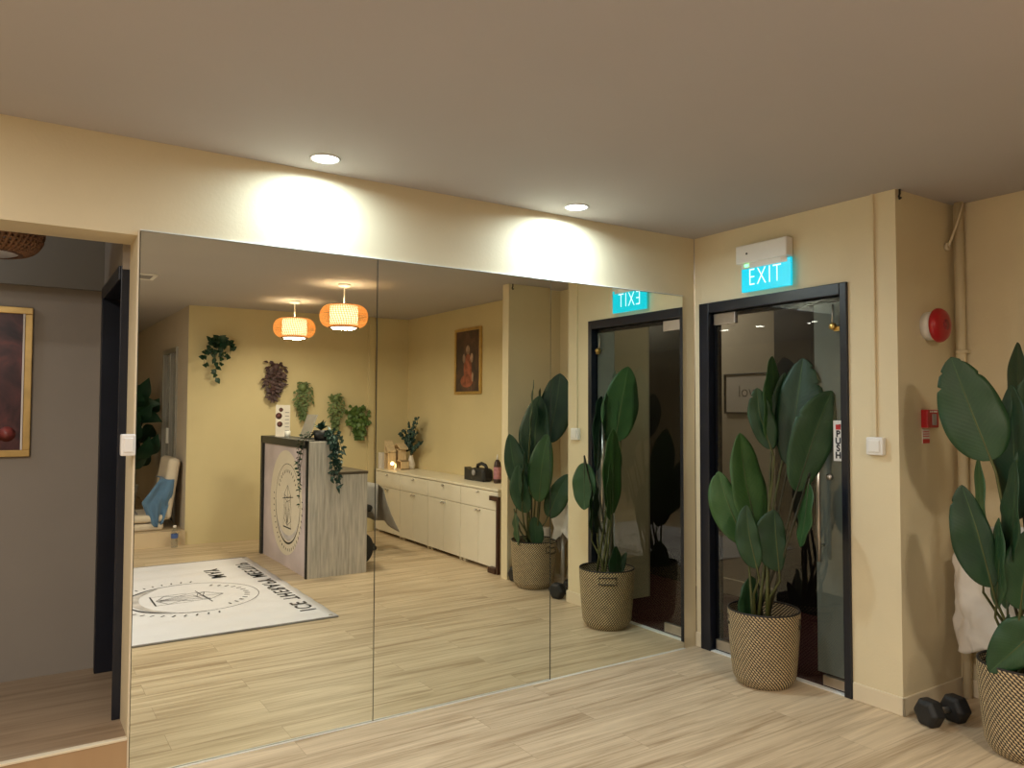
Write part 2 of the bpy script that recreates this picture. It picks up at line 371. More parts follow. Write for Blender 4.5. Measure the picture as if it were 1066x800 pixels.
# ================================================================ SETTING
XL, YB = -6.2, -9.2                    # unseen left and rear ends of the room
YC = -1.299; XR = .545                 # column edge, recess depth
WT = .22                               # thickness of the mirror wall
OPR, OPL, OPT = -3.157, -4.15, 2.135   # opening into the hall
b = MB(); b.box(XL, .03, YB, .01, -.12, 0); b.box(.03, .66, YB, YC+.1, -.12, 0); struct('floor', b, M['floor'], 'pale oak plank floor of the studio')
b = MB(); b.box(XL, 1.4, YB, 3.2, H, H+.12); struct('ceiling', b, M['ceil'], 'plain off white ceiling with two downlights')
b = MB(); b.box(OPR, 0, .006, WT, 0, H); b.box(OPL, OPR, .006, WT, OPT, H); b.box(XL, OPL, .006, WT, 0, H)
struct('wall_mirror', b, M['cream'], 'cream wall that carries the mirror panels')
FY0, FY1, FZ = -.0463, -1.0424, 2.1055 # outer edges of the black door frame
b = MB(); b.box(0, .1, .0, FY0, 0, H); b.box(0, .1, FY0, FY1, FZ, H); b.box(0, .1, FY1, YC+.2, 0, H); b.box(0, XR+.1, YC, YC+.2, 0, H)
struct('wall_exit', b, M['cream'], 'cream wall around the glass door and its column')
PY0, PY1 = -2.219, -2.124
b = MB(); b.box(XR, XR+.1, YC, PY1, 0, H); struct('wall_recess', b, M['cream'], 'cream back of the recess beside the column')
b = MB(); b.box(-.013, XR+.1, PY0, PY1, 0, H); struct('wall_partition', b, M['cream'], 'thin cream partition between plant recess and cabinets')
XP = .48; yw = lambda x: -5.27+(x+2.0)*.062
b = MB(); b.box(XP, XP+.1, -5.3, PY0, 0, H); struct('wall_picture', b, M['yellow'], 'yellow wall behind the low cabinets')
b = MB(); b.prism([(-2.0, yw(-2.0)), (XP+.1, yw(XP+.1)), (XP+.1, yw(XP)-.25), (-1.85, yw(-2)-.25)], 2, 0, H); struct('wall_plants', b, M['yellow'], 'yellow rear wall with hanging plants')
b = MB(); b.box(-2.05, -1.9, YB, -5.29, 0, H)
b.bm.free(); b = MB()
SD0, SD1, SDT = -5.85, -6.75, 2.12     # sliding door opening in the side wall
b.box(-2.0, -1.9, SD0, -5.271, 0, H); b.box(-2.0, -1.9, SD1, SD0, SDT, H); b.box(-2.0, -1.9, YB, SD1, 0, H)
struct('wall_side', b, M['taupe'], 'grey beige side wall behind the cream floor chair')
b = MB(); b.box(XL, -1.9, YB-.1, YB, 0, H); struct('wall_far', b, M['yellow'])
b = MB(); b.box(XL-.1, XL, YB, WT, 0, H); struct('wall_left', b, M['cream'])
b = MB(); b.box(XL, -2.0, YB, -5.24, 0, .155); struct('floor_platform', b, M['floor'], 'raised timber platform under the floor chair')
b = MB(); b.box(-.03, .045, yw(0)-.01, yw(0)+.035, 0, H, .004); struct('trim_1', b, M['yellow'], 'slim boxed pipe on the yellow rear wall')
# skirting boards
def skirt(name, segs, h=.088):
    b = MB()
    for x0, x1, y0, y1 in segs: b.box(x0, x1, y0, y1, 0, h, .004)
    return struct(name, b, M['skirt'])
skirt('baseboard_exit', [(-.012, .0, YC-.012, FY1-.004)]); skirt('baseboard_corner', [(-.012, 0, FY0+.004, 0.)])
skirt('baseboard_column', [(-.012, XR, YC-.012, YC)]); skirt('baseboard_recess', [(XR-.012, XR, PY1, YC-.012)])
skirt('baseboard_rear', [(-1.99, -.22, yw(-1.1)+.0, yw(-1.1)+.07)], .0801) if False else None
# ---- hall behind the opening
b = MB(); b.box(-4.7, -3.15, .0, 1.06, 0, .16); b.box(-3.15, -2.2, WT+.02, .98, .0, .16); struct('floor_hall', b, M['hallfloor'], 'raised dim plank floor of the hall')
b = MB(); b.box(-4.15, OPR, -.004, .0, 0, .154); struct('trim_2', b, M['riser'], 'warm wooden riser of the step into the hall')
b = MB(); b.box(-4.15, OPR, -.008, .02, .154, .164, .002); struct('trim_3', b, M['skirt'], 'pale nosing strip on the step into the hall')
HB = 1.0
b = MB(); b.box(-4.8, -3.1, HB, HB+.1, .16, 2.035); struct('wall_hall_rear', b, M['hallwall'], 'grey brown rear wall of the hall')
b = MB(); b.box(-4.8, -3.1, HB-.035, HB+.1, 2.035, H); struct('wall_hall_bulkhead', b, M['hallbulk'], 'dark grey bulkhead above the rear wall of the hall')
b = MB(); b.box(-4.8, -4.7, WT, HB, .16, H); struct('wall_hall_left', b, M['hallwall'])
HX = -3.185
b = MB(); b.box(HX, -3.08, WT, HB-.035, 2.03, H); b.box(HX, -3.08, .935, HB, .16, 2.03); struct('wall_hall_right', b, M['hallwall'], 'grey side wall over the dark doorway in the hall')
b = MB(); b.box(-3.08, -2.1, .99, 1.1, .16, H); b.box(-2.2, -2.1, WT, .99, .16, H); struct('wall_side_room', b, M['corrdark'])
d = thing('door_2', 'open black door in black frame on the right of the hall', 'door', (HX, .6, .16)); del d['category']; d['kind'] = 'structure'
b = MB(); b.box(HX-.004, -3.07, .222, .236, .16, 2.045, .003); b.box(HX-.012, -3.07, .895, .945, .16, 2.045, .003); b.box(HX-.012, -3.07, .236, .895, 1.985, 2.045, .003); obj('door_frame', b, M['blackframe'], d)
b = MB(); b.box(-3.10, -2.30, .90, .94, .165, 1.98, .003); lf = obj('door_leaf', b, mat('matt_black_door', (.006, .006, .009), .6, var=.1), d)
b = MB(); b.tube([(-2.42, .90, 1.15), (-2.42, .85, 1.15), (-2.54, .85, 1.15)], .009); obj('handle', b, M['steel'], lf)
# ---- corridor behind the glass door
CX = 1.25
b = MB(); b.box(.03, CX, -1.19, 2.6, -.1, -.002); b.box(.66, CX, -3.2, -1.19, -.1, -.002); struct('floor_corridor', b, M['carpet'], 'dark red carpet behind the glass door')
b = MB(); b.box(CX, CX+.1, .36, 2.7, 0, H); b.box(CX, CX+.1, -3.3, -1.78, 0, H); struct('wall_corridor', b, M['corrwall'], 'dim plaster wall seen through the glass door')
b = MB(); b.box(CX-.02, CX+.1, -1.78, .36, 0, H); struct('wall_corridor_dark', b, M['corrdark'], 'near black panelled wall seen through the glass door')
b = MB(); b.box(.1, CX, 2.6, 2.7, 0, H); b.box(.65, CX, -3.3, -3.2, 0, H); struct('wall_corridor_ends', b, M['corrwall'])
b = MB(); b.box(.10, .11, WT, 2.6, 0, H); b.box(.64, .655, -3.2, YC+.2, 0, H); struct('wall_corridor_near', b, M['corrwall'])
b = MB(); b.box(CX-.03, CX, .37, 2.55, 0, .12, .003); struct('baseboard_corridor', b, M['skirt'])
# ================================================================ MIRRORS
MX = [-3.1493, -2.1326, -1.1202, -.1078]; MZ = 2.1528
mlab = ['leftmost tall wall mirror panel, reflecting reception counter and white floor banner',
        'middle tall wall mirror panel, reflecting the long low cream cabinets',
        'rightmost tall wall mirror panel, reflecting the glass door and EXIT sign']
for i in range(3):
    x0, x1 = MX[i]+.0015, MX[i+1]-.0015; t = TILT if i < 2 else TILT*.1
    r = thing('wall_mirror_panel', mlab[i], 'mirror', ((x0+x1)/2, 0, .004), 'tall wall mirror panels')
    dy = lambda z: -math.tan(t)*(z-1.07)
    b = MB(); vs = [b.bm.verts.new((x, dy(z)-.0012, max(z, .004))) for x, z in ((x0+.001, 0), (x1-.001, 0), (x1-.001, MZ-.001), (x0+.001, MZ-.001))]
    b.bm.faces.new(vs); obj('silvered_face', b, M['mirror'], r, recalc=False)
    b = MB(); b.prism([(dy(.004), .004), (dy(MZ), MZ), (dy(MZ)+.0055, MZ), (dy(.004)+.0055, .004)], 0, x0, x1); obj('glass_edge', b, M['seam'], r)
b = MB(); b.box(MX[0], MX[3], -.008, -.002, 0, .006, .001); struct('trim_4', b, M['silicone'], 'thin white bead along the foot of the mirrors')
b = MB(); b.box(MX[0], MX[3], -.004, .006, MZ+.001, MZ+.006, .001); struct('trim_5', b, M['silicone'], 'thin pale bead along the top of the mirrors')
b = MB(); b.box(MX[0]-.007, MX[0]-.001, -.004, .006, .0, MZ, .001); struct('trim_6', b, M['skirt'], 'pale edge strip on the left side of the mirrors')
b = MB(); b.box(-.012, .028, FY0-.075, FY1+.04, 0, .006, .002); struct('trim_7', b, M['silicone'], 'thin pale threshold strip under the glass door')
# ================================================================ GLASS DOOR
d = thing('door_1', 'glass exit door in black frame with PUSH plate and long bar handle', 'door', (0, -.54, 0)); del d['category']; d['kind'] = 'structure'
b = MB()
for y0, y1 in ((FY0, FY0-.075), (FY1+.04, FY1)):
    b.box(-.016, .10, y0, y1, 0, FZ, .004)
b.box(-.016, .10, FY0-.075, FY1+.04, FZ-.062, FZ, .004)
b.box(.045, .075, FY0-.075, FY0-.100, 0, FZ-.062, .002); b.box(.045, .075, FY0-.1, FY1+.04, FZ-.085, FZ-.062, .002)
obj('door_frame', b, M['blackframe'], d)
GY0, GY1 = -.128, -.997; GX = .03
b = MB(); b.box(GX-.005, GX+.005, GY0, GY1, .012, FZ-.068, .001); obj('glass_pane', b, M['glass'], d)
b = MB(); b.box(.040, .046, -.815, -.997, .07, FZ-.09, .001); obj('grey_backing_strip', b, M['corrgrey'], d)
def patch(y0, y1, z0, z1, m, name='patch_fitting'):
    b = MB(); b.box(GX-.014, GX+.014, y0, y1, z0, z1, .003); return obj(name, b, m, d)
patch(-.135, -.30, 1.968, 2.037, M['steel']); patch(-.135, -.30, .014, .074, M['steel']); patch(-.86, -.997, .014, .066, M['steel'], 'floor_lock')
b = MB(); b.tube([(GX-.05, -.872, z) for z in (.66, 1.0, 1.36)], .011, 12)
for z in (.74, 1.28): b.tube([(GX-.005, -.872, z), (GX-.05, -.872, z)], .007)
obj('bar_handle', b, M['steel'], d)
b = MB(); b.lathe([(.0, 0), (.016, 0), (.016, .012), (.0, .014)], (GX-.005, -.908, 1.10), 20, Vector((-1, 0, 0))); obj('lock_knob', b, M['steel'], d)
b = MB(); b.lathe([(.0, 0), (.010, .0), (.018, .012), (.018, .03), (.012, .036), (0, .036)], (GX-.005, -.952, 1.885), 20, Vector((-1, 0, 0))); b.box(GX-.02, GX-.006, -.985, -.95, 1.86, 1.885, .003); obj('door_stop', b, M['brass'], d)
b = MB(); b.tube([(GX-.02, -.944, 1.90), (GX-.012, -.944, 2.0)], .004); obj('door_stop_rod', b, M['steel'], d)
b = MB(); b.box(GX-.009, GX-.0055, -.935, -.992, 1.185, 1.395, .001); pp = obj('push_plate', b, M['white'], d)
for ch, z in zip('PUSH', (1.325, 1.288, 1.251, 1.214)):
    obj('lettering', text_mb(ch, .046, (GX-.0095, -.963, z), (0, -1, 0), (0, 0, 1), .0006, bold=.035), M['blackink'], pp)
b = MB(); b.box(GX-.0105, GX-.009, -.950, -.978, 1.348, 1.374, .0005); b.prism([(-.978, 1.358), (-.978, 1.376), (-.968, 1.376)], 0, GX-.0105, GX-.009); obj('emblem', b, M['redink'], pp)
# ================================================================ EXIT SIGN
r = thing('exit_sign', 'lit cyan EXIT sign on white housing above the glass door', 'sign', (-.0, -.56, 2.29))
b = MB(); b.box(-.062, -.004, -.375, -.722, 2.293, 2.398, .006); b.box(-.05, -.0, -.39, -.70, 2.31, 2.38, .003); obj('housing', b, M['white'], r)
b = MB(); b.box(-.044, -.024, -.402, -.712, 2.262, 2.296, .002); obj('panel_rail', b, M['white'], r)
b = MB(); b.box(-.042, -.028, -.400, -.736, 2.128, 2.284, .003); sp = obj('sign_panel', b, M['exitface'], r)
obj('lettering', text_mb('EXIT', .142, (-.0425, -.562, 2.205), (0, -1, 0), (0, 0, 1), .001, spacing=1.15, xscale=.70, bold=-.018), M['exitletter'], sp)
b = MB(); b.box(-.0465, -.044, -.425, -.455, 2.272, 2.288, .002); obj('running_man_tab', b, M['led'], r)
b = MB(); b.box(-.0465, -.044, -.672, -.71, 2.276, 2.292, .001); obj('label', b, M['paper'], r)
b = MB(); b.lathe([(0, 0), (.006, 0), (.006, .003), (0, .004)], (-.062, -.455, 2.345), 12, Vector((-1, 0, 0))); obj('test_button', b, M['black'], r)
# ================================================================ SWITCHES, CONDUIT, ALARM
def switch(label, c, yaw, w=.088, dp=.03, asp=1.):
    r = thing('light_switch', label, 'light switch', c, 'square white light switches')
    R = Matrix.Rotation(yaw, 4, 'Z')
    for nm, (y0, y1, z0, z1, x0, x1, bv) in (('plate', (-w/2, w/2, -w/2, w/2, -dp, 0, .006)), ('rocker', (-w*.33, w*.33, -w*.33, w*.33, -dp-.006, -dp+.002, .003))):
        b = MB(); b.box(x0, x1, y0*asp, y1*asp, z0, z1, bv); b.bm.transform(Matrix.Translation(Vector(c)) @ R); o = obj(nm, b, M['white'], r)
    return r
switch('square white light switch at the foot of the column conduit', (-.0, -1.19, 1.272), 0)
switch('white light switch on the jamb edge left of the mirrors', (-3.178, .0055, 1.30), PI/2*1, .085, .038, .62)
b = MB(); b.box(-.013, 0, -1.178, -1.192, 1.316, H, .003); tag(obj('conduit', b, M['cream'], None, (-.0, -1.185, 1.316)), 'thin cream cable conduit running from ceiling to the switch', 'conduit')
r = thing('pipe', 'cream vertical pipe with a loose cord in the recess corner', 'pipe', (XR-.04, YC-.045, 0))
b = MB(); b.tube([(XR-.035, YC-.045, z) for z in (.0, .8, 1.6, H)], .022, 16); obj('tube', b, M['cream'], r)
for z in (.7, 1.75):
    b = MB(); b.lathe([(.022, -.01), (.027, -.01), (.027, .01), (.022, .01)], (XR-.035, YC-.045, z), 20); b.box(XR-.03, XR, YC-.05, YC-.075, z-.008, z+.008, .002); obj('clip', b, M['cream'], r)
b = MB(); b.tube([(XR-.06, YC-.08, H-.01), (XR-.075, YC-.06, 2.42), (XR-.085, YC-.03, 2.33), (XR-.085, YC-.018, 2.30)], .006); b.lathe([(0, 0), (.02, 0), (.02, .016), (.008, .018), (.008, .012), (0, .012)], (XR-.085, YC-.002, 2.295), 20, Vector((0, -1, 0))); obj('cord', b, M['skirt'], r)
for yy, lab in ((YC-.012, 'small dark hook under the ceiling at the column edge'), (PY1+.012, 'small dark hook under the ceiling at the partition edge')):
    b = MB(); b.tube([(.02, yy, H-.002), (.02, yy, 2.50), (.012, yy, 2.485), (.018, yy, 2.475), (.03, yy, 2.482)], .005); tag(obj('ceiling_hook', b, M['black'], None, (.02, yy, 2.5)), lab, 'hook', 'ceiling hooks')
r = thing('fire_alarm_bell', 'round red fire alarm bell on the shaded column side', 'alarm', (.27, YC, 1.87))
ax = Vector((0, -1, 0))
b = MB(); b.lathe([(0, 0), (.072, 0), (.072, .05), (.06, .053), (0, .053)], (.27, YC, 1.87), 40, ax); obj('base', b, M['white'], r)
b = MB(); b.lathe([(0, .05), (.083, .05), (.086, .056), (.084, .068), (.074, .082), (.05, .090), (.03, .093), (0, .094)], (.27, YC, 1.87), 48, ax); obj('dome', b, M['red'], r)
b = MB(); b.lathe([(0, .090), (.026, .092), (.026, .096), (0, .097)], (.27, YC, 1.87), 32, ax); obj('badge', b, mat('dull_red_badge', (.30, .03, .04), .5, var=.3, scale=60), r)
r = thing('fire_call_point', 'small red fire call point with sticker on column side', 'alarm', (.245, YC, 1.41))
b = MB(); b.box(.195, .30, YC-.035, YC, 1.362, 1.452, .005); obj('box', b, M['red'], r)
b = MB(); b.box(.235, .275, YC-.038, YC-.034, 1.375, 1.43, .003); obj('glass_window', b, M['greyink'], r)
b = MB(); b.box(.215, .225, YC-.037, YC-.034, 1.438, 1.446); b.box(.232, .242, YC-.037, YC-.034, 1.438, 1.446); b.box(.25, .28, YC-.037, YC-.034, 1.438, 1.446); obj('lettering', b, M['paper'], r)
b = MB(); b.box(.205, .27, YC-.003, YC, 1.283, 1.355); st = obj('instruction_sticker', b, M['paper'], r)
b = MB(); b.box(.207, .268, YC-.004, YC-.003, 1.285, 1.306)
for k in range(3): b.box(.21, .265, YC-.004, YC-.003, 1.318+k*.011, 1.322+k*.011)
obj('print', b, M['redink'], st)
# ================================================================ DOWNLIGHTS
for x, y, lab in ((-2.457, -.184, 'round white downlight above the mirrors, nearer the hall opening'), (-1.08, -.178, 'round white downlight above the mirrors, nearer the EXIT sign')):
    r = thing('downlight', lab, 'ceiling light', (x, y, H), 'recessed downlights over the mirrors')
    b = MB(); b.lathe([(.056, 0), (.066, 0), (.066, -.004), (.058, -.006), (.056, -.004)], (x, y, H), 40, caps=False); obj('trim_ring', b, M['lampring'], r)
    b = MB(); b.lathe([(0, -.002), (.056, -.002)], (x, y, H), 40, caps=False); obj('diffuser', b, M['lampcool'], r)
    ld = bpy.data.lights.new('downlight_beam', 'AREA'); ld.shape = 'DISK'; ld.size = .11; ld.energy = 3.2 if x < -2 else 4.6; ld.spread = math.radians(168); ld.color = (.72, .90, 1.)
    lo = bpy.data.objects.new('downlight_beam', ld); COL.objects.link(lo); lo.location = (x, y, H-.008)
# ================================================================ PENDANT LAMPS
def pendant(label, x, y, lit=True, zt=2.345):
    r = thing('pendant_lamp', label, 'pendant lamp', (x, y, H), 'woven bamboo pendant lamps')
    b = MB(); b.lathe([(0, 0), (.055, 0), (.055, -.012), (.045, -.022), (0, -.022)], (x, y, H), 32); obj('ceiling_rose', b, M['white'], r)
    b = MB(); b.tube([(x, y, H-.02), (x, y, zt+.01)], .005); obj('cord', b, M['white'], r)
    hgt = .19; R = .205; c = zt-hgt/2
    if lit:
        # inner drum visible as the bright middle, two woven side lobes around it
        b = MB(); b.lathe([(.118, -hgt/2), (.12, -hgt/4), (.12, hgt/4), (.116, hgt/2)], (x, y, c), 40, caps=False); obj('inner_drum', b, M['weave_lamp_core'], r, solid=.002)
    wm = M['weave_lamp'] if lit else M['weave_dark']
    pf = []
    for k in range(17):
        a = -PI/2+PI*k/16; pf.append((.115+(R-.115)*math.cos(a)**.8 if math.cos(a) > 0 else .115, hgt/2*math.sin(a)))
    b = MB(); n = 56 if lit else 52
    # woven shade: meridian ribs plus rings, an open basket around the drum
    for k in range(n):
        a = 2*PI*k/n
        b.tube([(x+rr*math.cos(a+.10*math.sin(3*hh/hgt)), y+rr*math.sin(a+.10*math.sin(3*hh/hgt)), c+hh) for rr, hh in pf], .003 if lit else .008, 5)
    for rr, hh in pf[1:-1]:
        b.tube([(x+rr*math.cos(2*PI*k/40), y+rr*math.sin(2*PI*k/40), c+hh) for k in range(41)], .0022 if lit else .006, 5)
    obj('woven_shade', b, wm, r)
    b = MB(); b.lathe([(.115, -hgt/2-.006), (.130, -hgt/2-.006), (.134, -hgt/2+.014), (.119, -hgt/2+.014), (.115, -hgt/2-.006)], (x, y, c), 40, caps=False); obj('shade_rim', b, M['rimbrown'], r)
    b = MB(); b.lathe([(.10, hgt/2-.004), (.126, hgt/2-.004), (.126, hgt/2+.006), (.10, hgt/2+.006), (.10, hgt/2-.004)], (x, y, c), 40, caps=False); obj('shade_rim', b, M['rimbrown'], r)
    b = MB(); b.lathe([(0, -hgt/2-.008), (.10, -hgt/2-.007), (.114, -hgt/2-.002)], (x, y, c), 40, caps=False); obj('diffuser', b, M['lampwarm'] if lit else M['lampoff'], r)
    if lit:
        ld = bpy.data.lights.new('pendant_glow', 'AREA'); ld.shape = 'DISK'; ld.size = .2; ld.energy = 4.2 if y < -4 else 7.6; ld.color = (1., .88, .68)
        lo = bpy.data.objects.new('pendant_glow', ld); COL.objects.link(lo); lo.location = (x, y, c-hgt/2-.012)
        ld = bpy.data.lights.new('pendant_bulb', 'POINT'); ld.energy = 1.0; ld.color = (1., .86, .62); ld.shadow_soft_size = .03
        lo = bpy.data.objects.new('pendant_bulb', ld); COL.objects.link(lo); lo.location = (x, y, c+.02)
    return r
pendant('lit woven pendant lamp hung nearest the yellow rear wall', -1.178, -4.301)
pendant('lit woven pendant lamp hung in front of the reception counter side', -1.155, -2.996, zt=2.338)
pendant('unlit brown woven pendant lamp hanging in the hall', -3.665, .5, False, 2.285)
# ceiling downlights nearer to the camera, out of frame, that light this end of the room; the last is added to balance it
for k, (x, y) in enumerate(((-4.2, -3.47), (-4.2, -2.9), (-4.4, -2.3), (-4.3, -1.0))):
    r = thing('downlight', ['round white downlight left of the viewpoint, rearmost of the row', 'round white downlight left of the viewpoint, second of the row from the rear', 'round white downlight left of the viewpoint, third of the row from the rear', 'added unseen fill downlight before the hall opening'][k], 'ceiling light', (x, y, H), 'recessed downlights over the floor')
    b = MB(); b.lathe([(.056, 0), (.066, 0), (.066, -.004), (.058, -.006), (.056, -.004)], (x, y, H), 40, caps=False); obj('trim_ring', b, M['lampring'], r)
    b = MB(); b.lathe([(0, -.002), (.056, -.002)], (x, y, H), 40, caps=False); obj('diffuser', b, M['lampcool'], r)
    ld = bpy.data.lights.new('downlight_beam', 'AREA'); ld.shape = 'DISK'; ld.size = .11; ld.energy = (6.5, 9., 15., 4.5)[k]; ld.color = (1., .94, .86)
    lo = bpy.data.objects.new('downlight_beam', ld); COL.objects.link(lo); lo.location = (x, y, H-.008)
r = thing('downlight', 'added fill downlight in the corridor behind the glass door', 'ceiling light', (.78, -.35, H))  # fitting and beam added to brighten the corridor beyond the glass
b = MB(); b.lathe([(.056, 0), (.066, 0), (.066, -.004), (.058, -.006), (.056, -.004)], (.78, -.35, H), 40, caps=False); obj('trim_ring', b, M['lampring'], r)
b = MB(); b.lathe([(0, -.002), (.056, -.002)], (.78, -.35, H), 40, caps=False); obj('diffuser', b, M['lampoff'], r)
ld = bpy.data.lights.new('corridor_fill_beam', 'AREA'); ld.shape = 'DISK'; ld.size = .11; ld.energy = .7; ld.color = (1., .92, .80)
lo = bpy.data.objects.new('corridor_fill_beam', ld); COL.objects.link(lo); lo.location = (.78, -.35, H-.008)
# bare fill lights added to brighten the hall and the corridor
for nm, loc, en, c in (('hall_fill', (-4.3, .6, 2.4), 2.2, (.95, .97, 1.)), ('corridor_fill', (.75, 1.2, 2.35), 5., (1., .9, .75)), ('corridor_fill', (.85, -2.2, 2.35), 3., (1., .9, .75))):
    ld = bpy.data.lights.new(nm, 'POINT'); ld.energy = en; ld.color = c; ld.shadow_soft_size = .1
    lo = bpy.data.objects.new(nm, ld); COL.objects.link(lo); lo.location = loc
# ================================================================ POTTED BIRD-OF-PARADISE PLANTS
def basket(root, c, h=.385, rt=.181, rb=.122):
    b = MB(); prof = []; rows = 34
    def rad(f):
        return rb + .030*min(1, f/.12)**.6 + (rt-rb-.030)*f + .004*math.sin(PI*f)
    prof.append((0, .0)); prof.append((rad(0)-.02, .0))
    n = rows*4
    b.lathe([(rad(k/n)+.0028*abs(math.sin(PI*k/4)), h*k/n+.002) for k in range(n+1)], c, 96, caps=False)
    bo = obj('woven_basket', b, M['basket'], root, solid=.006)
    b = MB(); b.lathe([(0, .001), (rad(0)+.004, .001), (rad(0)+.006, .008), (rad(0), .014)], c, 48, caps=False); obj('base_ring', b, M['rope'], root)
    b = MB(); b.tube([(c[0]+rt*math.cos(2*PI*k/64), c[1]+rt*math.sin(2*PI*k/64), c[2]+h+.004) for k in range(65)], .0055, 8); obj('rim', b, M['basket'], root)
    b = MB(); b.lathe([(0, h-.075), (rt*.8, h-.08), (rt-.012, h-.075)], c, 40, caps=False); obj('soil', b, M['soil'], root)
    return rad
def handle(root, c, ang, h, r):
    """a slot drawn as a black sheet for its inner shade, with a rope-bound edge"""
    t = Vector((-math.sin(ang), math.cos(ang), 0)); o = Vector((math.cos(ang), math.sin(ang), 0)); z = Vector((0, 0, 1))
    def P(a, v): return Vector(c) + Vector((math.cos(ang+a/r), math.sin(ang+a/r), 0))*(r+.006) + z*v
    pts = [P(-.055, h-.03), P(-.03, h-.03), P(0, h-.03), P(.03, h-.03), P(.055, h-.03), P(.055, h-.075), P(.03, h-.075), P(0, h-.075), P(-.03, h-.075), P(-.055, h-.075), P(-.055, h-.03)]
    b = MB(); b.tube(pts, .006, 8); ho = obj('handle', b, M['rope'], root)
    b = MB(); b.grid(lambda u, v: Vector(c) + Vector((math.cos(ang+(u-.5)*.1/r), math.sin(ang+(u-.5)*.1/r), 0))*(r+.0045) + z*(h-.073+v*.041), 6, 2); obj('slot_shade', b, M['black'], ho, solid=.001)  # black sheet stands in for the shade inside the cut-out
def leaf3d(root, pts, hl, hr, rot=0., view=None, mirror=False, center=None, dd=0., notch=(), m='leaf', fold=.16, wave=.006, stem=None, peak=.42, tipd=None):
    """pts: midrib from tip to leaf base in photo pixels, set on an upright plane through the plant.
       hl / hr: half-widths in pixels left / right of the midrib; rot turns the blade about its rib."""
    P3 = []
    for i, (px, py) in enumerate(pts):
        if mirror: o, dr = mray(px, py)
        else: o, dr = CAM, ray(px, py)
        vh = Vector((center[0]-o[0], center[1]-o[1], 0)).normalized()
        f = i/(len(pts)-1); off = dd if tipd is None else tipd*(1-f)+dd*f
        k = ((Vector(center)-o).dot(vh)-off)/dr.dot(vh)
        P3.append(o+dr*k); dep = k
    dep = dep if not mirror else dep + (o-CAM).length/ray(*pts[-1]).length
    V = vh; Rm = Vector((CR.x, CR.y if not mirror else -CR.y, CR.z))
    s = dep/FPX
    P3 = P3[::-1]                        # base first
    def spline(t):
        n = len(P3)-1; x = t*n; i = min(int(x), n-1); f = x-i
        p0 = P3[max(i-1, 0)]; p1 = P3[i]; p2 = P3[i+1]; p3 = P3[min(i+2, n)]
        return .5*((2*p1)+(p2-p0)*f+(2*p0-5*p1+4*p2-p3)*f*f+(3*p1-p0-3*p2+p3)*f*f*f)
    NT, NS = 44, 10; rnd = random.Random(len(pts)*13+int(pts[0][0]*7+pts[0][1]))
    ph = rnd.uniform(0, 6)
    def prof(t):
        e = .62 if t < peak else .80
        a = t/peak if t < peak else (1-t)/(1-peak)
        return max(0.012, math.sin(PI/2*max(0., min(1, a)))**e)
    rows = []
    for i in range(NT+1):
        t = i/NT; c = spline(t); T = (spline(min(1, t+.02))-spline(max(0, t-.02))).normalized()
        S = T.cross(V).normalized()
        if S.dot(Rm) < 0: S = -S
        q = Matrix.Rotation(math.radians(rot), 3, T); S = q @ S; Nn = T.cross(S)
        if Nn.dot(V) > 0: Nn = -Nn
        row = []
        for j in range(NS+1):
            u = j/NS*2-1; hw = (hl if u < 0 else hr)*s*prof(t)
            for (tc, sd, dpth) in notch:
                if sd*u > 0: hw *= 1-dpth*math.exp(-((t-tc)/.012)**2)
            a = abs(u)*hw
            row.append(c + S*u*hw + Nn*(a*fold*2 - a*a/max(hw, .01)*fold*1.5 + wave*math.sin(t*17+ph+(1.3 if u > 0 else 0))*u*u*prof(t)))
        rows.append(row)
    b = MB(); g = [[b.bm.verts.new(v) for v in row] for row in rows]
    for i in range(NT):
        for j in range(NS):
            f = b.bm.faces.new((g[i][j], g[i][j+1], g[i+1][j+1], g[i+1][j])); f.smooth = True
            for l, (u, v) in zip(f.loops, ((j, i), (j+1, i), (j+1, i+1), (j, i+1))): l[b.uv].uv = (u/NS, v/NT)
    lo = obj('leaf', b, M[m], root, solid=.0016)
    # petiole down into the pot, continuing as the rib of the blade
    cb = Vector(center); base = P3[0]; T0 = (spline(.03)-P3[0]).normalized()
    foot = cb + Vector((rnd.uniform(-.06, .06), rnd.uniform(-.06, .06), 0)); foot.z = .29
    if stem:
        via = [Vector(p) for p in stem]
    else: via = []
    if base.z > .36:
        m1 = base.lerp(foot, .45) + Vector((rnd.uniform(-.02, .02), rnd.uniform(-.02, .02), 0))
        ctrl = [foot, foot.lerp(m1, .5)] + via + [m1, base-T0*.05, base, spline(.12), spline(.5), spline(.8)]
        b = MB(); b.tube(ctrl, [.010, .0085] + [.007]*len(via) + [.0065, .0055, .005, .0035, .002, .001], 8)
        obj('petiole', b, M['stem'] if rnd.random() < .6 else M['stemdark'], lo)
    return lo
# ---- plant by the glass door
pc = (-.178, -.642, 0.)
p1 = thing('potted_plant', 'tall broad-leaved potted plant in woven basket before the glass door', 'potted plant', pc, 'broad-leaved plants in woven baskets')
basket(p1, pc)
handle(p1, pc, math.radians(128), .385, .177); handle(p1, pc, math.radians(-52), .385, .177)
A = dict(center=(pc[0], pc[1], 1.))
leaf3d(p1, [(748, 491), (757, 522), (775, 566)], 20, 12, 12, dd=-.02, notch=((.93, -1, .3),), m='leafbright', **A)
leaf3d(p1, [(770, 451), (776, 500), (790, 562)], 20, 22, 38, dd=-.04, m='leafbright', fold=.14, **A)
leaf3d(p1, [(777, 526), (780, 558), (788, 592)], 15, 10, 8, dd=.10, **A)
leaf3d(p1, [(806, 531), (808, 560), (811, 595)], 24, 10, 14, dd=.06, peak=.5, fold=.08, **A)
leaf3d(p1, [(782, 600), (781, 624), (780, 652)], 15, 15, 35, dd=-.06, **A)
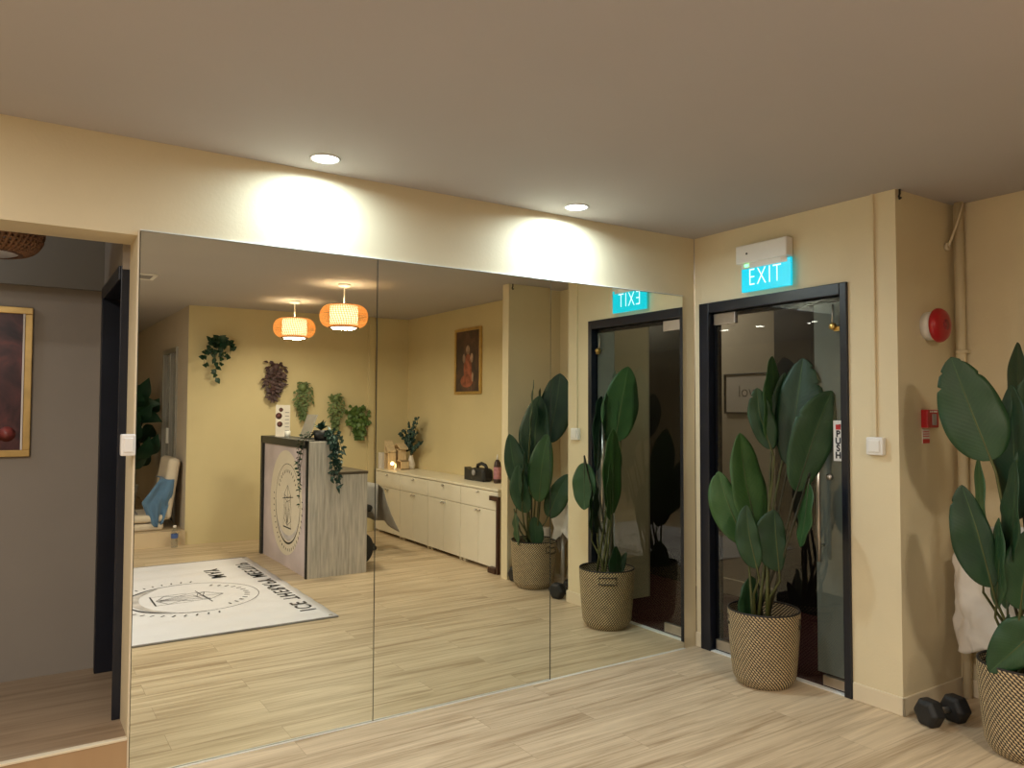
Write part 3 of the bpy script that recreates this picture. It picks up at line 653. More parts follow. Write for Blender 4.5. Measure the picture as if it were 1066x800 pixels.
leaf3d(p1, [(804, 371), (805, 418), (803, 468)], 27, 26, 66, dd=-.06, tipd=-.15, m='leafbright', fold=.08, **A)
leaf3d(p1, [(788, 404), (791, 432), (803, 468)], 13, 14, 15, dd=.0, notch=((.8, -1, .4),), **A)
leaf3d(p1, [(817, 388), (812, 425), (814, 470)], 11, 13, 20, dd=-.10, **A)
leaf3d(p1, [(836, 373), (829, 422), (820, 484)], 19, 27, -14, dd=-.03, tipd=-.07, notch=((.86, 1, .35), (.7, 1, .25), (.93, -1, .3)), peak=.48, **A)
leaf3d(p1, [(866, 407), (849, 450), (829, 512)], 25, 21, 18, dd=.06, tipd=.02, notch=((.6, -1, .2),), peak=.5, fold=.1, **A)
leaf3d(p1, [(833, 570), (838, 540), (842, 503)], 18, 18, 70, dd=.15, m='leafbright', fold=.06, **A)
# ---- plant in the recess
pc2 = (.045, -1.815, 0.)
p2 = thing('potted_plant', 'tall broad-leaved potted plant in woven basket beside the black dumbbells', 'potted plant', pc2, 'broad-leaved plants in woven baskets')
basket(p2, pc2, .375, .182)
handle(p2, pc2, math.radians(75), .375, .178); handle(p2, pc2, math.radians(-105), .375, .178)
B = dict(center=(pc2[0], pc2[1], 1.))
leaf3d(p2, [(990, 372), (1008, 420), (1032, 480)], 31, 30, 10, dd=.06, notch=((.9, 1, .3), (.82, -1, .18), (.68, -1, .18), (.72, 1, .15)), peak=.36, fold=.08, **B)
leaf3d(p2, [(1001, 505), (1017, 552), (1033, 612)], 27, 13, 14, dd=.12, notch=((.8, -1, .15),), peak=.4, **B)
leaf3d(p2, [(1078, 385), (1070, 430), (1062, 474)], 20, 22, 25, dd=-.06, peak=.45, **B)
leaf3d(p2, [(1072, 455), (1068, 490), (1066, 522)], 14, 14, 15, dd=.02, **B)
leaf3d(p2, [(1083, 545), (1068, 590), (1062, 635)], 22, 24, 10, dd=.15, **B)
leaf3d(p2, [(1030, 700), (1062, 672), (1085, 650)], 26, 20, 5, dd=.15, **B)
# blades turned to the mirror
C = dict(center=(pc2[0], pc2[1], 1.), mirror=True)
leaf3d(p2, [(583, 389), (579, 420), (571, 460)], 17, 18, 10, dd=-.02, fold=.08, **C)
leaf3d(p2, [(562, 412), (557, 450), (557, 486)], 18, 17, 20, dd=.03, fold=.08, **C)
leaf3d(p2, [(530, 452), (535, 485), (546, 510)], 10, 15, 6, dd=.08, **C)
leaf3d(p2, [(540, 484), (541, 510), (549, 534)], 11, 10, 8, dd=.12, **C)
leaf3d(p2, [(570, 452), (564, 485), (561, 523)], 14, 12, 5, dd=.15, m='leafbright', fold=.08, **C)
leaf3d(p2, [(591, 494), (580, 515), (570, 538)], 10, 13, 12, dd=.05, **C)
leaf3d(p2, [(556, 538), (557, 553), (558, 570)], 8, 9, 5, dd=.06, **C)
D_ = dict(center=(pc[0], pc[1], 1.), mirror=True)
leaf3d(p1, [(652, 575), (645, 592), (639, 612)], 5, 5, 15, dd=-.02, **D_)
# ================================================================ DUMBBELLS
def dumbbell(label, a, bb, r=.068):
    a, bb = Vector(a), Vector(bb); c = (a+bb)/2; ax = (bb-a).normalized(); L = (bb-a).length
    ro = thing('dumbbell', label, 'dumbbell', (c.x, c.y, 0), 'black hex dumbbells')
    for s, e in ((a, a+ax*.082), (bb-ax*.082, bb)):
        b = MB(); q = Vector((0, 0, 1)).rotation_difference(ax)
        # the flat of the hexagon rests on the floor
        side = ax.cross(Vector((0, 0, 1))).normalized(); up = Vector((0, 0, 1)); rings = []
        for f, rr in ((0, .6), (.03, .80), (.22, 1.), (.78, 1.), (.97, .80), (1, .6)):
            rings.append([b.bm.verts.new(s.lerp(e, f) + (side*math.cos(k*PI/3) + up*math.sin(k*PI/3))*r*rr) for k in range(6)])
        for i in range(5):
            for k in range(6): b.bm.faces.new((rings[i][k], rings[i][(k+1) % 6], rings[i+1][(k+1) % 6], rings[i+1][k]))
        b.bm.faces.new(rings[0]); b.bm.faces.new(rings[-1])
        o = obj('hex_head', b, M['rubber'], ro); md = o.modifiers.new('bevel', 'BEVEL'); md.width = .006; md.segments = 2
    b = MB(); b.tube([a+ax*.07, a+ax*(L*.42), a+ax*(L*.5), a+ax*(L*.58), bb-ax*.07], [.013, .014, .0165, .014, .013], 14); obj('grip', b, M['steel'], ro)
zz = .068*math.sin(PI/3)
dumbbell('black hex dumbbell on the floor at the foot of the column', (-.045, -1.415, zz), (.185, -1.475, zz))
dumbbell('black hex dumbbell on the floor at the foot of the partition', (-.02, -2.052, zz), (.20, -2.054, zz))
# ================================================================ WHITE CLOTH BUNDLE IN THE RECESS
r = thing('storage_stool', 'pale low stool hidden under white cloth in the recess', 'stool', (.40, -1.70, 0))
b = MB(); b.box(.31, .45, -1.86, -1.50, .43, .475, .01); obj('seat', b, M['paper'], r)
for x in (.36, .44):
    for y in (-1.84, -1.62):
        b = MB(); b.tube([(x, y, 0), (x, y, .43)], .014); obj('leg', b, M['paper'], r)
def heap(u, v):
    # a cloth thrown over a heap: rounded rumpled top, folds hanging to an uneven hem
    a = 2*PI*u; ca, sa = math.cos(a), math.sin(a)
    if v < .45:
        t = v/.45; rr = math.sin(t*PI/2)**.75; z = .70+.20*math.cos(t*PI/2)**.8 + .035*math.sin(a*2+1.)*t
    else:
        t = (v-.45)/.55; rr = 1+.03*math.sin(t*PI)-.05*t
        z = .70+.035*math.sin(a*2+1.)-(.37+.06*math.sin(a*3+.6)+.02*math.sin(a*7)-.04*max(0, sa))*t
    e = (abs(ca)**3+abs(sa)**3)**(-1/3)
    f = 1+(.05*math.sin(a*9+z*9)+.035*math.sin(a*17-z*14))*min(1, v*1.6)
    p = Vector((.40+.125*rr*ca*e*f, -1.655+.285*rr*sa*e*f, z))
    n = noise.noise_vector(p*9)*.020+noise.noise_vector(p*21)*.008; p += n
    p.x = min(p.x, .535); p.y = min(p.y, -1.312)
    return p
b = MB(); b.grid(heap, 110, 54); bmesh.ops.remove_doubles(b.bm, verts=b.bm.verts, dist=.0005); tag(obj('white_cloth', b, M['cloth'], None, (.375, -1.655, .475), solid=.003), 'rumpled white cloth thrown over the stool behind the recess plant', 'cloth')
b = MB(); b.lathe([(0, 0), (.042, 0), (.045, .01), (.045, .42), (.04, .425), (.03, .42), (0, .40)], (.33, -2.06, .30), 28, Vector((.05, 0, 1))); b.bm.transform(Matrix.Translation((0, 0, -.30))); tag(obj('paper_roll', b, M['cloth'], None, (.33, -2.06, 0)), 'white paper roll standing against the partition behind the plant', 'paper roll')
# ================================================================ HALL PICTURE
def picture(name, label, plane, a0, a1, z0, z1, art, fw=.03, axis='y', sgn=-1, frame='gold'):
    """frame hanging on a wall at plane, spanning a0..a1 along the other axis"""
    c = (a0+a1)/2
    loc = (c, plane, (z0+z1)/2) if axis == 'y' else (plane, c, (z0+z1)/2)
    r = thing(name, label, 'picture', loc)
    def bx(b, u0, u1, d0, d1, v0, v1, bev=.003):
        p0, p1 = plane+sgn*d0, plane+sgn*d1
        if axis == 'y': b.box(u0, u1, p0, p1, v0, v1, bev)
        else: b.box(p0, p1, u0, u1, v0, v1, bev)
    b = MB()
    bx(b, a0, a1, .001, .025, z0, z0+fw); bx(b, a0, a1, .001, .025, z1-fw, z1); bx(b, a0, a0+fw, .001, .025, z0+fw, z1-fw); bx(b, a1-fw, a1, .001, .025, z0+fw, z1-fw)
    obj('frame', b, M[frame], r)
    b = MB(); bx(b, a0+fw*.8, a1-fw*.8, .002, .012, z0+fw*.8, z1-fw*.8, 0); art_o = obj('canvas', b, M[art], r)
    return r, art_o
ph, art = picture('framed_picture', 'gold framed dark maroon picture on the hall wall', HB, -4.05, -3.482, 1.215, 1.928, 'art_hall', .032)
b = MB(); b.box(-3.522, -3.514, HB-.0275, HB-.012, 1.247, 1.896, .001); obj('inner_slip', b, M['paper'], ph)
b = MB()
for k in range(7):
    b.lathe([(0, 0), (.03+.02*random.random(), .001), (0, .002)], (-3.58-.06*k+.02*random.random(), HB-.0125, 1.29+.05*random.random()), 14, Vector((0, -1, 0)))
obj('painted_flowers', b, mat('painted_rose_red', (.28, .06, .05), .4, var=.5, scale=20), art)
# framed print in the corridor
r, art = picture('framed_print', 'pale framed print with a lettered word behind the glass door', CX,   .36+.03, .845, 1.43, 1.745, 'panelbg', .012, 'x', -1, 'black')
bpy.data.objects[art.name].data.materials[0] = mat('pale_print_board', (.52, .47, .42), .6, var=.03)
obj('lettering', text_mb('love', .13, (CX-.0125, .60, 1.60), (0, -1, 0), (0, 0, 1), .001, bold=-.01), mat('faded_grey_print', (.16, .14, .12), .6, var=.1), art)
# ================================================================ LOW CABINETS
FX = .066; ZT = .735
cab0 = None
ys = [-2.385-.675*k for k in range(5)]
clabs = ['cream low cabinet unit nearest the partition, one drawer over two doors', 'cream low cabinet unit, second from the partition', 'cream low cabinet unit, third from the partition', 'cream low cabinet unit nearest the rear wall, furthest from the partition']
def cabinet(y1, y0, lab):
    c = (FX+.2, (y0+y1)/2, 0)
    r = thing('cabinet', lab, 'cabinet', c, 'cream low cabinet units')
    b = MB(); b.box(FX+.012, XP-.003, y0+.001, y1-.001, .03, ZT-.022, .002); obj('body', b, M['cab'], r)
    ym = (y0+y1)/2
    b = MB(); b.box(FX-.006, FX+.012, y0+.003, y1-.003, .545, ZT-.028, .002); dr = obj('drawer', b, M['cab'], r)
    def knob(y, z, par):
        b = MB(); b.lathe([(0, 0), (.005, 0), (.005, .012), (.012, .016), (.012, .022), (0, .024)], (FX-.006, y, z), 16, Vector((-1, 0, 0))); obj('knob', b, M['steel'], par)
    knob(ym, .685, dr)
    for ya, yb, ky in ((y0+.003, ym-.0015, ym-.03), (ym+.0015, y1-.003, ym+.03)):
        b = MB(); b.box(FX-.006, FX+.012, ya, yb, .035, .54, .002); dd = obj('door', b, M['cab'], r); knob(ky, .517, dd)
    for y in (y0+.04, y1-.04):
        for x in (FX+.04, XP-.05):
            b = MB(); b.box(x-.02, x+.02, y-.02, y+.02, 0, .03, .003); obj('foot', b, M['cab'], r)
    return r
cab0 = cabinet(ys[0], ys[1], clabs[0])
for k in range(1, 4):
    copy_tree(cab0, (FX+.2, (ys[k]+ys[k+1])/2, 0), clabs[k])
b = MB(); b.box(FX-.012, XP-.002, ys[4], ys[0]+.004, ZT-.02, ZT, .003); tag(obj('worktop', b, M['cabtop'], None, (.25, -3.7, ZT)), 'long cream top running over all four low cabinets', 'worktop')
r = thing('wooden_bracket', 'dark wooden C-shaped upright standing at the partition end of the cabinets', 'wooden upright', (.03, -2.36, 0))
b = MB(); b.box(.015, .045, -2.352, -2.322, 0, .675, .003); obj('post', b, M['darkwood'], r)
b = MB(); b.box(.015, .045, -2.47, -2.352, .635, .675, .003); obj('arm', b, M['darkwood'], r)
b = MB(); b.box(.005, .055, -2.47, -2.352, 0, .05, .003); obj('foot', b, M['darkwood'], r)
# things on the worktop
b = MB(); b.box(.10, .16, -5.11, -5.015, ZT, ZT+.185, .004); tag(obj('box', b, M['paper'], None, (.13, -5.06, ZT)), 'plain white box at the rear wall end of the worktop', 'box')
def house(name, label, cx, cy, w, h, ridge, slant):
    r = thing(name, label, 'ornament', (cx, cy, ZT)); t = .012; dpt = .05
    b = MB()
    if slant:
        b.box(cx-dpt, cx+dpt, cy-w/2, cy-w/2+t, ZT, ZT+ridge, .002); b.box(cx-dpt, cx+dpt, cy+w/2-t, cy+w/2, ZT, ZT+h, .002); b.box(cx-dpt, cx+dpt, cy-w/2+t, cy+w/2-t, ZT, ZT+t, .002); b.box(cx-dpt, cx+dpt, cy-w/2+t, cy+w/2-t, ZT+h-t, ZT+h, .002)
        b.prism([(cy-w/2, ZT+ridge), (cy-w/2, ZT+ridge-t*1.8), (cy+w/2, ZT+h-t*.6), (cy+w/2, ZT+h+t)], 0, cx-dpt, cx+dpt)
        obj('frame', b, M['palewood'], r)
        b = MB(); b.box(cx+dpt-.004, cx+dpt, cy-w/2, cy+w/2, ZT, ZT+h*.9); obj('back_board', b, M['palewood'], r)
    else:
        s = w*.55; zc = ZT+h
        b.box(cx-dpt, cx+dpt, cy-w*.15-s/2, cy-w*.15-s/2+t, ZT+h*.45, zc, .002); b.box(cx-dpt, cx+dpt, cy-w*.15+s/2-t, cy-w*.15+s/2, ZT+h*.45, zc, .002)
        for sg in (-1, 1):
            b.prism([(cy-w*.15, ZT+ridge), (cy-w*.15, ZT+ridge-t*1.4), (cy-w*.15+sg*w*.5, zc-t*.4), (cy-w*.15+sg*w*.5, zc+t)], 0, cx-dpt, cx+dpt)
        b.box(cx-dpt, cx+dpt, cy-w*.15-s/2, cy-w*.15+s/2, zc-t, zc, .001)
        obj('gable_frame', b, M['palewood'], r)
        b = MB(); zz2 = ZT+h*.45
        b.box(cx-dpt, cx+dpt, cy-w*.35, cy-w*.35+t, ZT, zz2, .002); b.box(cx-dpt, cx+dpt, cy+w*.45-t, cy+w*.45, ZT, zz2, .002); b.box(cx-dpt, cx+dpt, cy-w*.35, cy+w*.45, zz2-t, zz2, .002); b.box(cx-dpt, cx+dpt, cy-w*.35, cy+w*.45, ZT, ZT+t, .002)
        obj('box_frame', b, M['palewood'], r)
house('wooden_house_ornament', 'taller slant-roofed wooden house ornament on the worktop', .155, -4.895, .11, .20, .335, True)
house('wooden_house_ornament', 'smaller gable-roofed wooden house ornament on the worktop', .275, -4.845, .23, .235, .305, False)
r = thing('candle', 'small glowing candle on the worktop before the wooden houses', 'candle', (.14, -4.71, ZT))
b = MB(); b.lathe([(0, 0), (.018, 0), (.018, .03), (0, .028)], (.14, -4.71, ZT), 20); obj('wax', b, M['paper'], r)
b = MB(); b.lathe([(0, .03), (.008, .036), (.010, .05), (.006, .07), (0, .085)], (.14, -4.71, ZT), 14); obj('flame', b, M['flame'], r)
ld = bpy.data.lights.new('candle_light', 'POINT'); ld.energy = .08; ld.color = (1, .6, .25); ld.shadow_soft_size = .02
lo = bpy.data.objects.new('candle_light', ld); COL.objects.link(lo); lo.location = (.10, -4.71, ZT+.08)
r = thing('leafy_sprig', 'dark teal leafy sprig in a vase behind the wooden houses', 'plant', (.38, -4.80, ZT))
b = MB(); b.lathe([(0, 0), (.04, 0), (.05, .05), (.03, .12), (.022, .15), (.026, .16)], (.38, -4.80, ZT), 24, caps=False); obj('vase', b, M['paper'], r)
bs = MB(); bl = MB()
for (dy, dz) in ((.20, .50), (.12, .43), (-.12, .36), (-.20, .33), (.04, .36), (.30, .22), (.0, .44), (.16, .34)):
    base = Vector((.38, -4.80, ZT+.14)); tip = Vector((.36, -4.80+dy, ZT+.08+dz)); pts = [base.lerp(tip, k/8)+Vector((0, .04*math.sin(PI*k/8)*(1 if dy > 0 else -1)*-.5, .02*math.sin(PI*k/8))) for k in range(9)]
    bs.tube(pts, .0025, 5)
    for k in range(2, 9):
        for sg in (-1, 1):
            d = Vector((random.uniform(-.6, .1), sg*.8, random.uniform(-.2, .7))).normalized(); bl.blade(pts[k], pts[k]+d*.065, .045, Vector((-1, 0, .3)))
obj('stem', bs, M['stemdark'], r); obj('foliage', bl, M['wallleaf_teal'], r, recalc=False)
r = thing('black_bag', 'black camera bag with raised strap on the worktop', 'bag', (.33, -3.12, ZT))
b = MB(); b.box(.27, .40, -3.25, -3.0, ZT, ZT+.13, .035, 4); obj('body', b, M['black'], r)
b = MB(); b.prism([(-3.39, ZT), (-3.39, ZT+.125), (-3.22, ZT+.08), (-3.22, ZT)], 0, .29, .36); obj('flap', b, M['black'], r)
b = MB(); b.tube([(.34, -3.22, ZT+.11), (.33, -3.19, ZT+.155), (.33, -3.12, ZT+.175), (.33, -3.05, ZT+.16), (.34, -3.02, ZT+.11)], .017, 10); obj('strap', b, M['black'], r)
b = MB(); b.lathe([(0, 0), (.028, 0), (.03, .012), (.02, .02), (0, .02)], (.27, -3.16, ZT+.085), 20, Vector((-1, 0, 0))); obj('buckle', b, M['greyink'], r)
r = thing('sauce_bottle', 'dark squeeze bottle with pink label at the partition end of worktop', 'bottle', (.36, -2.875, ZT))
b = MB(); b.lathe([(0, 0), (.035, 0), (.037, .02), (.037, .16), (.03, .20), (.014, .225), (0, .226)], (.36, -2.875, ZT), 24); obj('body', b, mat('dark_brown_plastic', (.05, .025, .022), .3, var=.2), r)
b = MB(); b.lathe([(.0375, .04), (.0382, .045), (.0382, .15), (.0375, .155)], (.36, -2.875, ZT), 24, caps=False); obj('label', b, M['pink'], r)
b = MB(); b.lathe([(0, .222), (.012, .222), (.010, .25), (.004, .275), (0, .275)], (.36, -2.875, ZT), 16); obj('cap', b, M['white'], r)
# picture on the cabinet wall
pb, art = picture('framed_picture', 'bronze framed dark orange picture above the low cabinets', XP, -3.92, -3.37, 1.60, 2.30, 'art_back', .03, 'x', -1, 'gold')
b = MB()
def blob(y, z, ry, rz, k=0):
    vs = [b.bm.verts.new((XP-.0135-k*.0004, y+ry*math.cos(2*PI*i/18), z+rz*math.sin(2*PI*i/18))) for i in range(18)]; b.bm.faces.new(vs)
blob(-3.645, 1.86, .085, .17); blob(-3.665, 1.74, .13, .07, 1); obj('orange_robe', b, mat('burnt_orange_paint', (.30, .085, .045), .5, var=.5, scale=16), art, solid=.0008)
b = MB(); blob(-3.645, 2.07, .04, .05); blob(-3.725, 1.98, .03, .05, 1); blob(-3.565, 1.98, .03, .05, 1); blob(-3.545, 1.78, .02, .05, 2); obj('pale_brushwork', b, mat('pale_brush_paint', (.36, .24, .17), .5, var=.5, scale=16), art, solid=.0008)
# ================================================================ RECEPTION COUNTER
QX0, QX1, QX2, QY0, QY1 = -1.441, -1.235, -.905, -3.025, -4.42
r = thing('reception_counter', 'pale wood reception counter with black trim and round emblem', 'counter', (-1.2, -3.7, 0))
b = MB(); b.box(QX0+.004, QX1, QY0, QY0-.036, 0, 1.158, .002); b.box(QX1, QX2, QY0, QY0-.036, 0, .872, .002); obj('side_panel', b, M['greywood'], r)
b = MB(); b.box(QX0+.03, QX1, QY1+.036, QY1, 0, 1.10, .002); b.box(QX1, QX2, QY1+.036, QY1, 0, .872, .002); obj('side_panel', b, M['greywood'], r)
b = MB(); b.box(QX0+.006, QX0+.03, QY0-.030, QY1+.03, .0, 1.10, .001); fp = obj('front_panel', b, M['panelbg'], r)
b = MB(); b.box(QX0-.012, QX0+.004, QY0+.0, QY0-.03, 0, 1.165, .002); b.box(QX0-.02, QX0+.03, QY1+.055, QY1, 0, 1.165, .002); b.box(QX0-.02, QX1+.004, QY0-.036, QY1, 1.098, 1.166, .002); b.box(QX0-.012, QX0+.004, QY0, QY0-.04, 1.098, 1.166, .001)
obj('black_trim', b, M['counterblack'], r)
b = MB(); b.box(QX1-.02, QX1, QY0-.04, QY1+.04, .868, 1.10); obj('inner_back', b, M['greywood'], r)
b = MB(); b.box(QX1, QX2+.006, QY0+.004, QY1, .868, .892, .002); obj('desk_top', b, mat('dark_brown_desk_top', (.11, .085, .06), .4, var=.15), r)
def disc(cy, cz, rr, x, m, name, par, n=64, a0=0, a1=2*PI, r2=None):
    b = MB()
    if r2 is None:
        b.bm.faces.new([b.bm.verts.new((x, cy+rr*math.cos(2*PI*k/n), cz+rr*math.sin(2*PI*k/n))) for k in range(n)])
    return obj(name, b, m, par, solid=.0008)
disc(-3.66, .58, .475, QX0+.0052, M['panelcream'], 'cream_roundel', fp)
def emblem(P, R, par, small=.5):
    """line emblem: ring with a brushed crescent, tick ring, cut crystal and open base; P(u,v) places it"""
    def strip(b, pts, w):
        for (a0, a1), (b0, b1), w0, w1 in zip(pts[:-1], pts[1:], w[:-1], w[1:]):
            d = Vector((b0-a0, b1-a1)); 
            if d.length < 1e-6: continue
            n = Vector((-d.y, d.x)).normalized()
            q = [P(a0+n.x*w0/2, a1+n.y*w0/2), P(b0+n.x*w1/2, b1+n.y*w1/2), P(b0-n.x*w1/2, b1-n.y*w1/2), P(a0-n.x*w0/2, a1-n.y*w0/2)]
            b.bm.faces.new([b.bm.verts.new(v) for v in q])
    b = MB(); K = 120; ang = [2*PI*k/K for k in range(K+1)]
    strip(b, [(R*math.cos(a), R*math.sin(a)) for a in ang], [.0045 for a in ang])
    # crescent: black brush edge on the lower arc
    aa = [PI+PI*k/60 for k in range(61)]
    strip(b, [((R-.004)*math.cos(a), (R-.004)*math.sin(a)) for a in aa], [.005+.012*max(0, math.sin(PI*k/60))**2 for k in range(61)])
    # crystal
    cr = [(0, .46), (-.20, .22), (-.14, .10), (0, .05), (.14, .10), (.20, .22), (0, .46), (0, .05), (0, -.52), (-.20, .0), (-.20, .22), (-.05, .16), (.05, .16), (.20, .22), (.20, 0), (0, -.52), (-.10, .02), (-.14, .10), (0, .05), (.10, .02), (0, -.52)]
    strip(b, [(x*1.3*R, y*R) for x, y in cr], [.0042]*len(cr)); strip(b, [(-.45*R, .20*R), (.40*R, .10*R)], [.007]*2); strip(b, [(-.10*R, -.1*R), (-.28*R, -.42*R), (0, -.55*R), (.26*R, -.40*R), (.12*R, -.1*R)], [.0045]*5)
    strip(b, [(-.30*R, -.05*R), (-.30*R, -.60*R)], [.003]*2); strip(b, [(.30*R, -.60*R), (.30*R, -.05*R)], [.003]*2); strip(b, [(-.32*R, -.60*R), (.32*R, -.60*R)], [.011]*2)
    # illegible ring lettering: short marks inside the top and outside the foot of the ring
    for k in range(13):
        a = math.radians(30+120*k/12); strip(b, [(.78*R*math.cos(a), .78*R*math.sin(a)), (.86*R*math.cos(a+.02), .86*R*math.sin(a+.02))], [.012, .010])
    for k in range(26):
        a = math.radians(172+196*k/25); strip(b, [(1.12*R*math.cos(a), 1.12*R*math.sin(a)), (1.19*R*math.cos(a+.02), 1.19*R*math.sin(a+.02))], [.012, .010])
    obj('printed_emblem', b, M['blackink'], par, recalc=False, solid=.0005)
    b = MB(); aa = [PI*1.14+PI*.72*k/60 for k in range(61)]
    strip(b, [(R*(.95-.09*math.sin(PI*k/60))*math.cos(a), R*(.95-.09*math.sin(PI*k/60))*math.sin(a)) for k, a in enumerate(aa)], [.003+.13*R*math.sin(PI*k/60) for k in range(61)])
    obj('printed_shading', b, M['softgrey'], par, recalc=False, solid=.0004)
emblem(lambda u, v: Vector((QX0+.0042, -3.60-u, .575+v)), .36, fp)
# on the counter
r = thing('printed_standee', 'tall printed card standing on the far end of counter ledge', 'sign', (-1.34, -4.05, 1.166))
b = MB(); b.box(-1.425, -1.285, -4.053, -4.049, 1.170, 1.47, .001); cardp = obj('card', b, M['paper'], r)
b = MB()
for x, z, rr in ((-1.375, 1.425, .020), (-1.395, 1.365, .031), (-1.385, 1.285, .027)): b.lathe([(0, 0), (rr, .0005), (0, .001)], (x, -4.0488, z), 20, Vector((0, 1, 0)))
obj('printed_discs', b, mat('maroon_print', (.13, .045, .04), .5, var=.3, scale=30), cardp)
b = MB()
for k in range(6): b.box(-1.335, -1.295, -4.0488, -4.048, 1.22+.035*k, 1.228+.035*k)
obj('printed_lines', b, M['greyink'], cardp)
b = MB(); b.box(-1.42, -1.29, -4.09, -4.01, 1.166, 1.172, .001); obj('foot', b, M['paper'], r)
b = MB(); b.lathe([(0, 0), (.025, 0), (.028, .06), (.026, .06), (.022, .008), (0, .008)], (-1.36, -3.88, 1.166), 24); tag(obj('cup', b, M['white'], None, (-1.36, -3.88, 1.166)), 'small white cup beside the printed card on counter', 'cup')
r = thing('laptop', 'grey open screen leaning behind the trailing counter plant', 'laptop', (-1.31, -3.48, 1.166))
b = MB(); b.box(-1.34, -1.24, -3.62, -3.36, 1.166, 1.176, .003); obj('base', b, M['black'], r)
b = MB(); b.prism([(-1.34, 1.172), (-1.332, 1.172), (-1.255, 1.385), (-1.263, 1.385)], 1, -3.60, -3.33); obj('screen', b, mat('grey_screen_back', (.33, .31, .27), .4, var=.1, scale=30), r)
# trailing plant on the counter end
def strand(b, bl, p0, p1, sag, n, size, spread, nrm, width=.5):
    p0, p1 = Vector(p0), Vector(p1); pts = []
    for k in range(n+1):
        f = k/n; pts.append(p0.lerp(p1, f)+Vector(sag)*math.sin(PI*f)+Vector((random.uniform(-.008, .008), random.uniform(-.008, .008), 0)))
    b.tube(pts, .002, 5)
    for k in range(1, n+1):
        for sg in range(2):
            d = Vector((random.uniform(-1, 1)*spread, random.uniform(-1, 1)*spread, random.uniform(-1., .4))); d += Vector(nrm)*.35; d.normalize()
            bl.blade(pts[k], pts[k]+d*size*random.uniform(.7, 1.2), size*width*random.uniform(.8, 1.2), nrm, n=4)
r = thing('trailing_plant', 'dark trailing plant in black pot at the counter end', 'potted plant', (-1.30, -3.12, 1.166))
b = MB(); b.lathe([(0, 0), (.055, 0), (.068, .085), (.062, .085), (.05, .06), (0, .06)], (-1.30, -3.12, 1.166), 28); obj('pot', b, M['black'], r)
bs, bl = MB(), MB()
for k in range(11):
    a = random.uniform(-.5, .9); xx = -1.24+.055*random.uniform(-1, 1)+.02
    zb = random.uniform(.82, 1.08)
    if abs(xx+1.21) < .03: zb -= .06
    strand(bs, bl, (-1.28, -3.10, 1.24), (xx, QY0+.045+random.uniform(-.01, .03), zb), (.02, .05, .07), 11, .05, .8, (0, .8, .2))
for k in range(10):
    d = Vector((random.uniform(-1, 1), random.uniform(-1, 1), random.uniform(.2, 1))).normalized(); p = Vector((-1.30, -3.12, 1.25)); bl.blade(p, p+d*.10, .05, (0, 0, 1), n=4)
obj('stem', bs, M['stemdark'], r); obj('foliage', bl, M['wallleaf_teal'], r, recalc=False)
bs, bl = MB(), MB()
for k, (yy, zb) in enumerate(((-3.14, .62), (-3.17, .74), (-3.21, .92), (-3.12, .83))):
    strand(bs, bl, (-1.34, -3.12, 1.235), (QX0-.03, yy, zb), (-.06, 0, .10), 13, .035, .7, (-1, 0, .2))
obj('front_strand', bs, M['stemdark'], r); obj('front_foliage', bl, M['wallleaf_dark'], r, recalc=False)
# chair with grey cloth and black wheel behind the counter
r = thing('office_chair', 'black swivel chair tucked behind the reception counter', 'chair', (-.62, -3.95, 0))
b = MB(); b.box(-.90, -.535, -4.15, -3.75, .42, .49, .03, 3); obj('seat', b, M['black'], r)
b = MB(); b.box(-.502, -.472, -4.11, -3.80, .50, .68, .012, 3); obj('backrest', b, M['black'], r)
b = MB(); b.tube([(-.66, -3.95, .08), (-.66, -3.95, .42)], .025, 12); b.tube([(-.50, -3.95, .44), (-.47, -3.95, .54)], .018, 8); obj('column', b, M['steel'], r)
for k in range(5):
    a = 2*PI*k/5; b = MB(); e = Vector((-.66+.22*math.cos(a), -3.95+.22*math.sin(a), .055)); b.tube([(-.66, -3.95, .09), e], .018, 8); lg = obj('leg', b, M['black'], r)
    b = MB(); b.lathe([(0, -.015), (.026, -.015), (.026, .015), (0, .015)], (e.x, e.y, .027), 16, Vector((math.sin(a), -math.cos(a), 0))); obj('castor', b, M['black'], lg)
def towel(u, v):
    y = -4.16+.44*u
    if v < .3: k = v/.3; x = -.515+.004*math.sin(u*9); z = .34+.35*k
    else:
        k = (v-.3)/.7; x = -.515+.062*min(1, k/.08)+.105*k*u+.018*math.sin(u*11+k*3)*k+.05*k*k; z = .692-(.36+.10*u+.02*math.sin(u*8))*k if k > .06 else .695
    return Vector((x, y+.05*k*(u-.5), z))
b = MB(); b.grid(towel, 22, 26); tag(obj('grey_towel', b, M['greycloth'], None, (-.47, -3.94, .69), solid=.005), 'grey towel hung over the chair behind the counter', 'towel')
b = MB(); b.lathe([(0, -.022), (.03, -.022), (.04, -.016), (.12, -.016), (.135, -.02), (.145, -.012), (.145, .012), (.135, .02), (.12, .016), (.04, .016), (.03, .022), (0, .022)], (-.83, -3.36, .147), 48, Vector((.25, 1, .04)).normalized()); tag(obj('weight_plate', b, M['rubber'], None, (-.83, -3.36, 0)), 'round black weight plate standing on the floor behind the counter', 'weight plate')
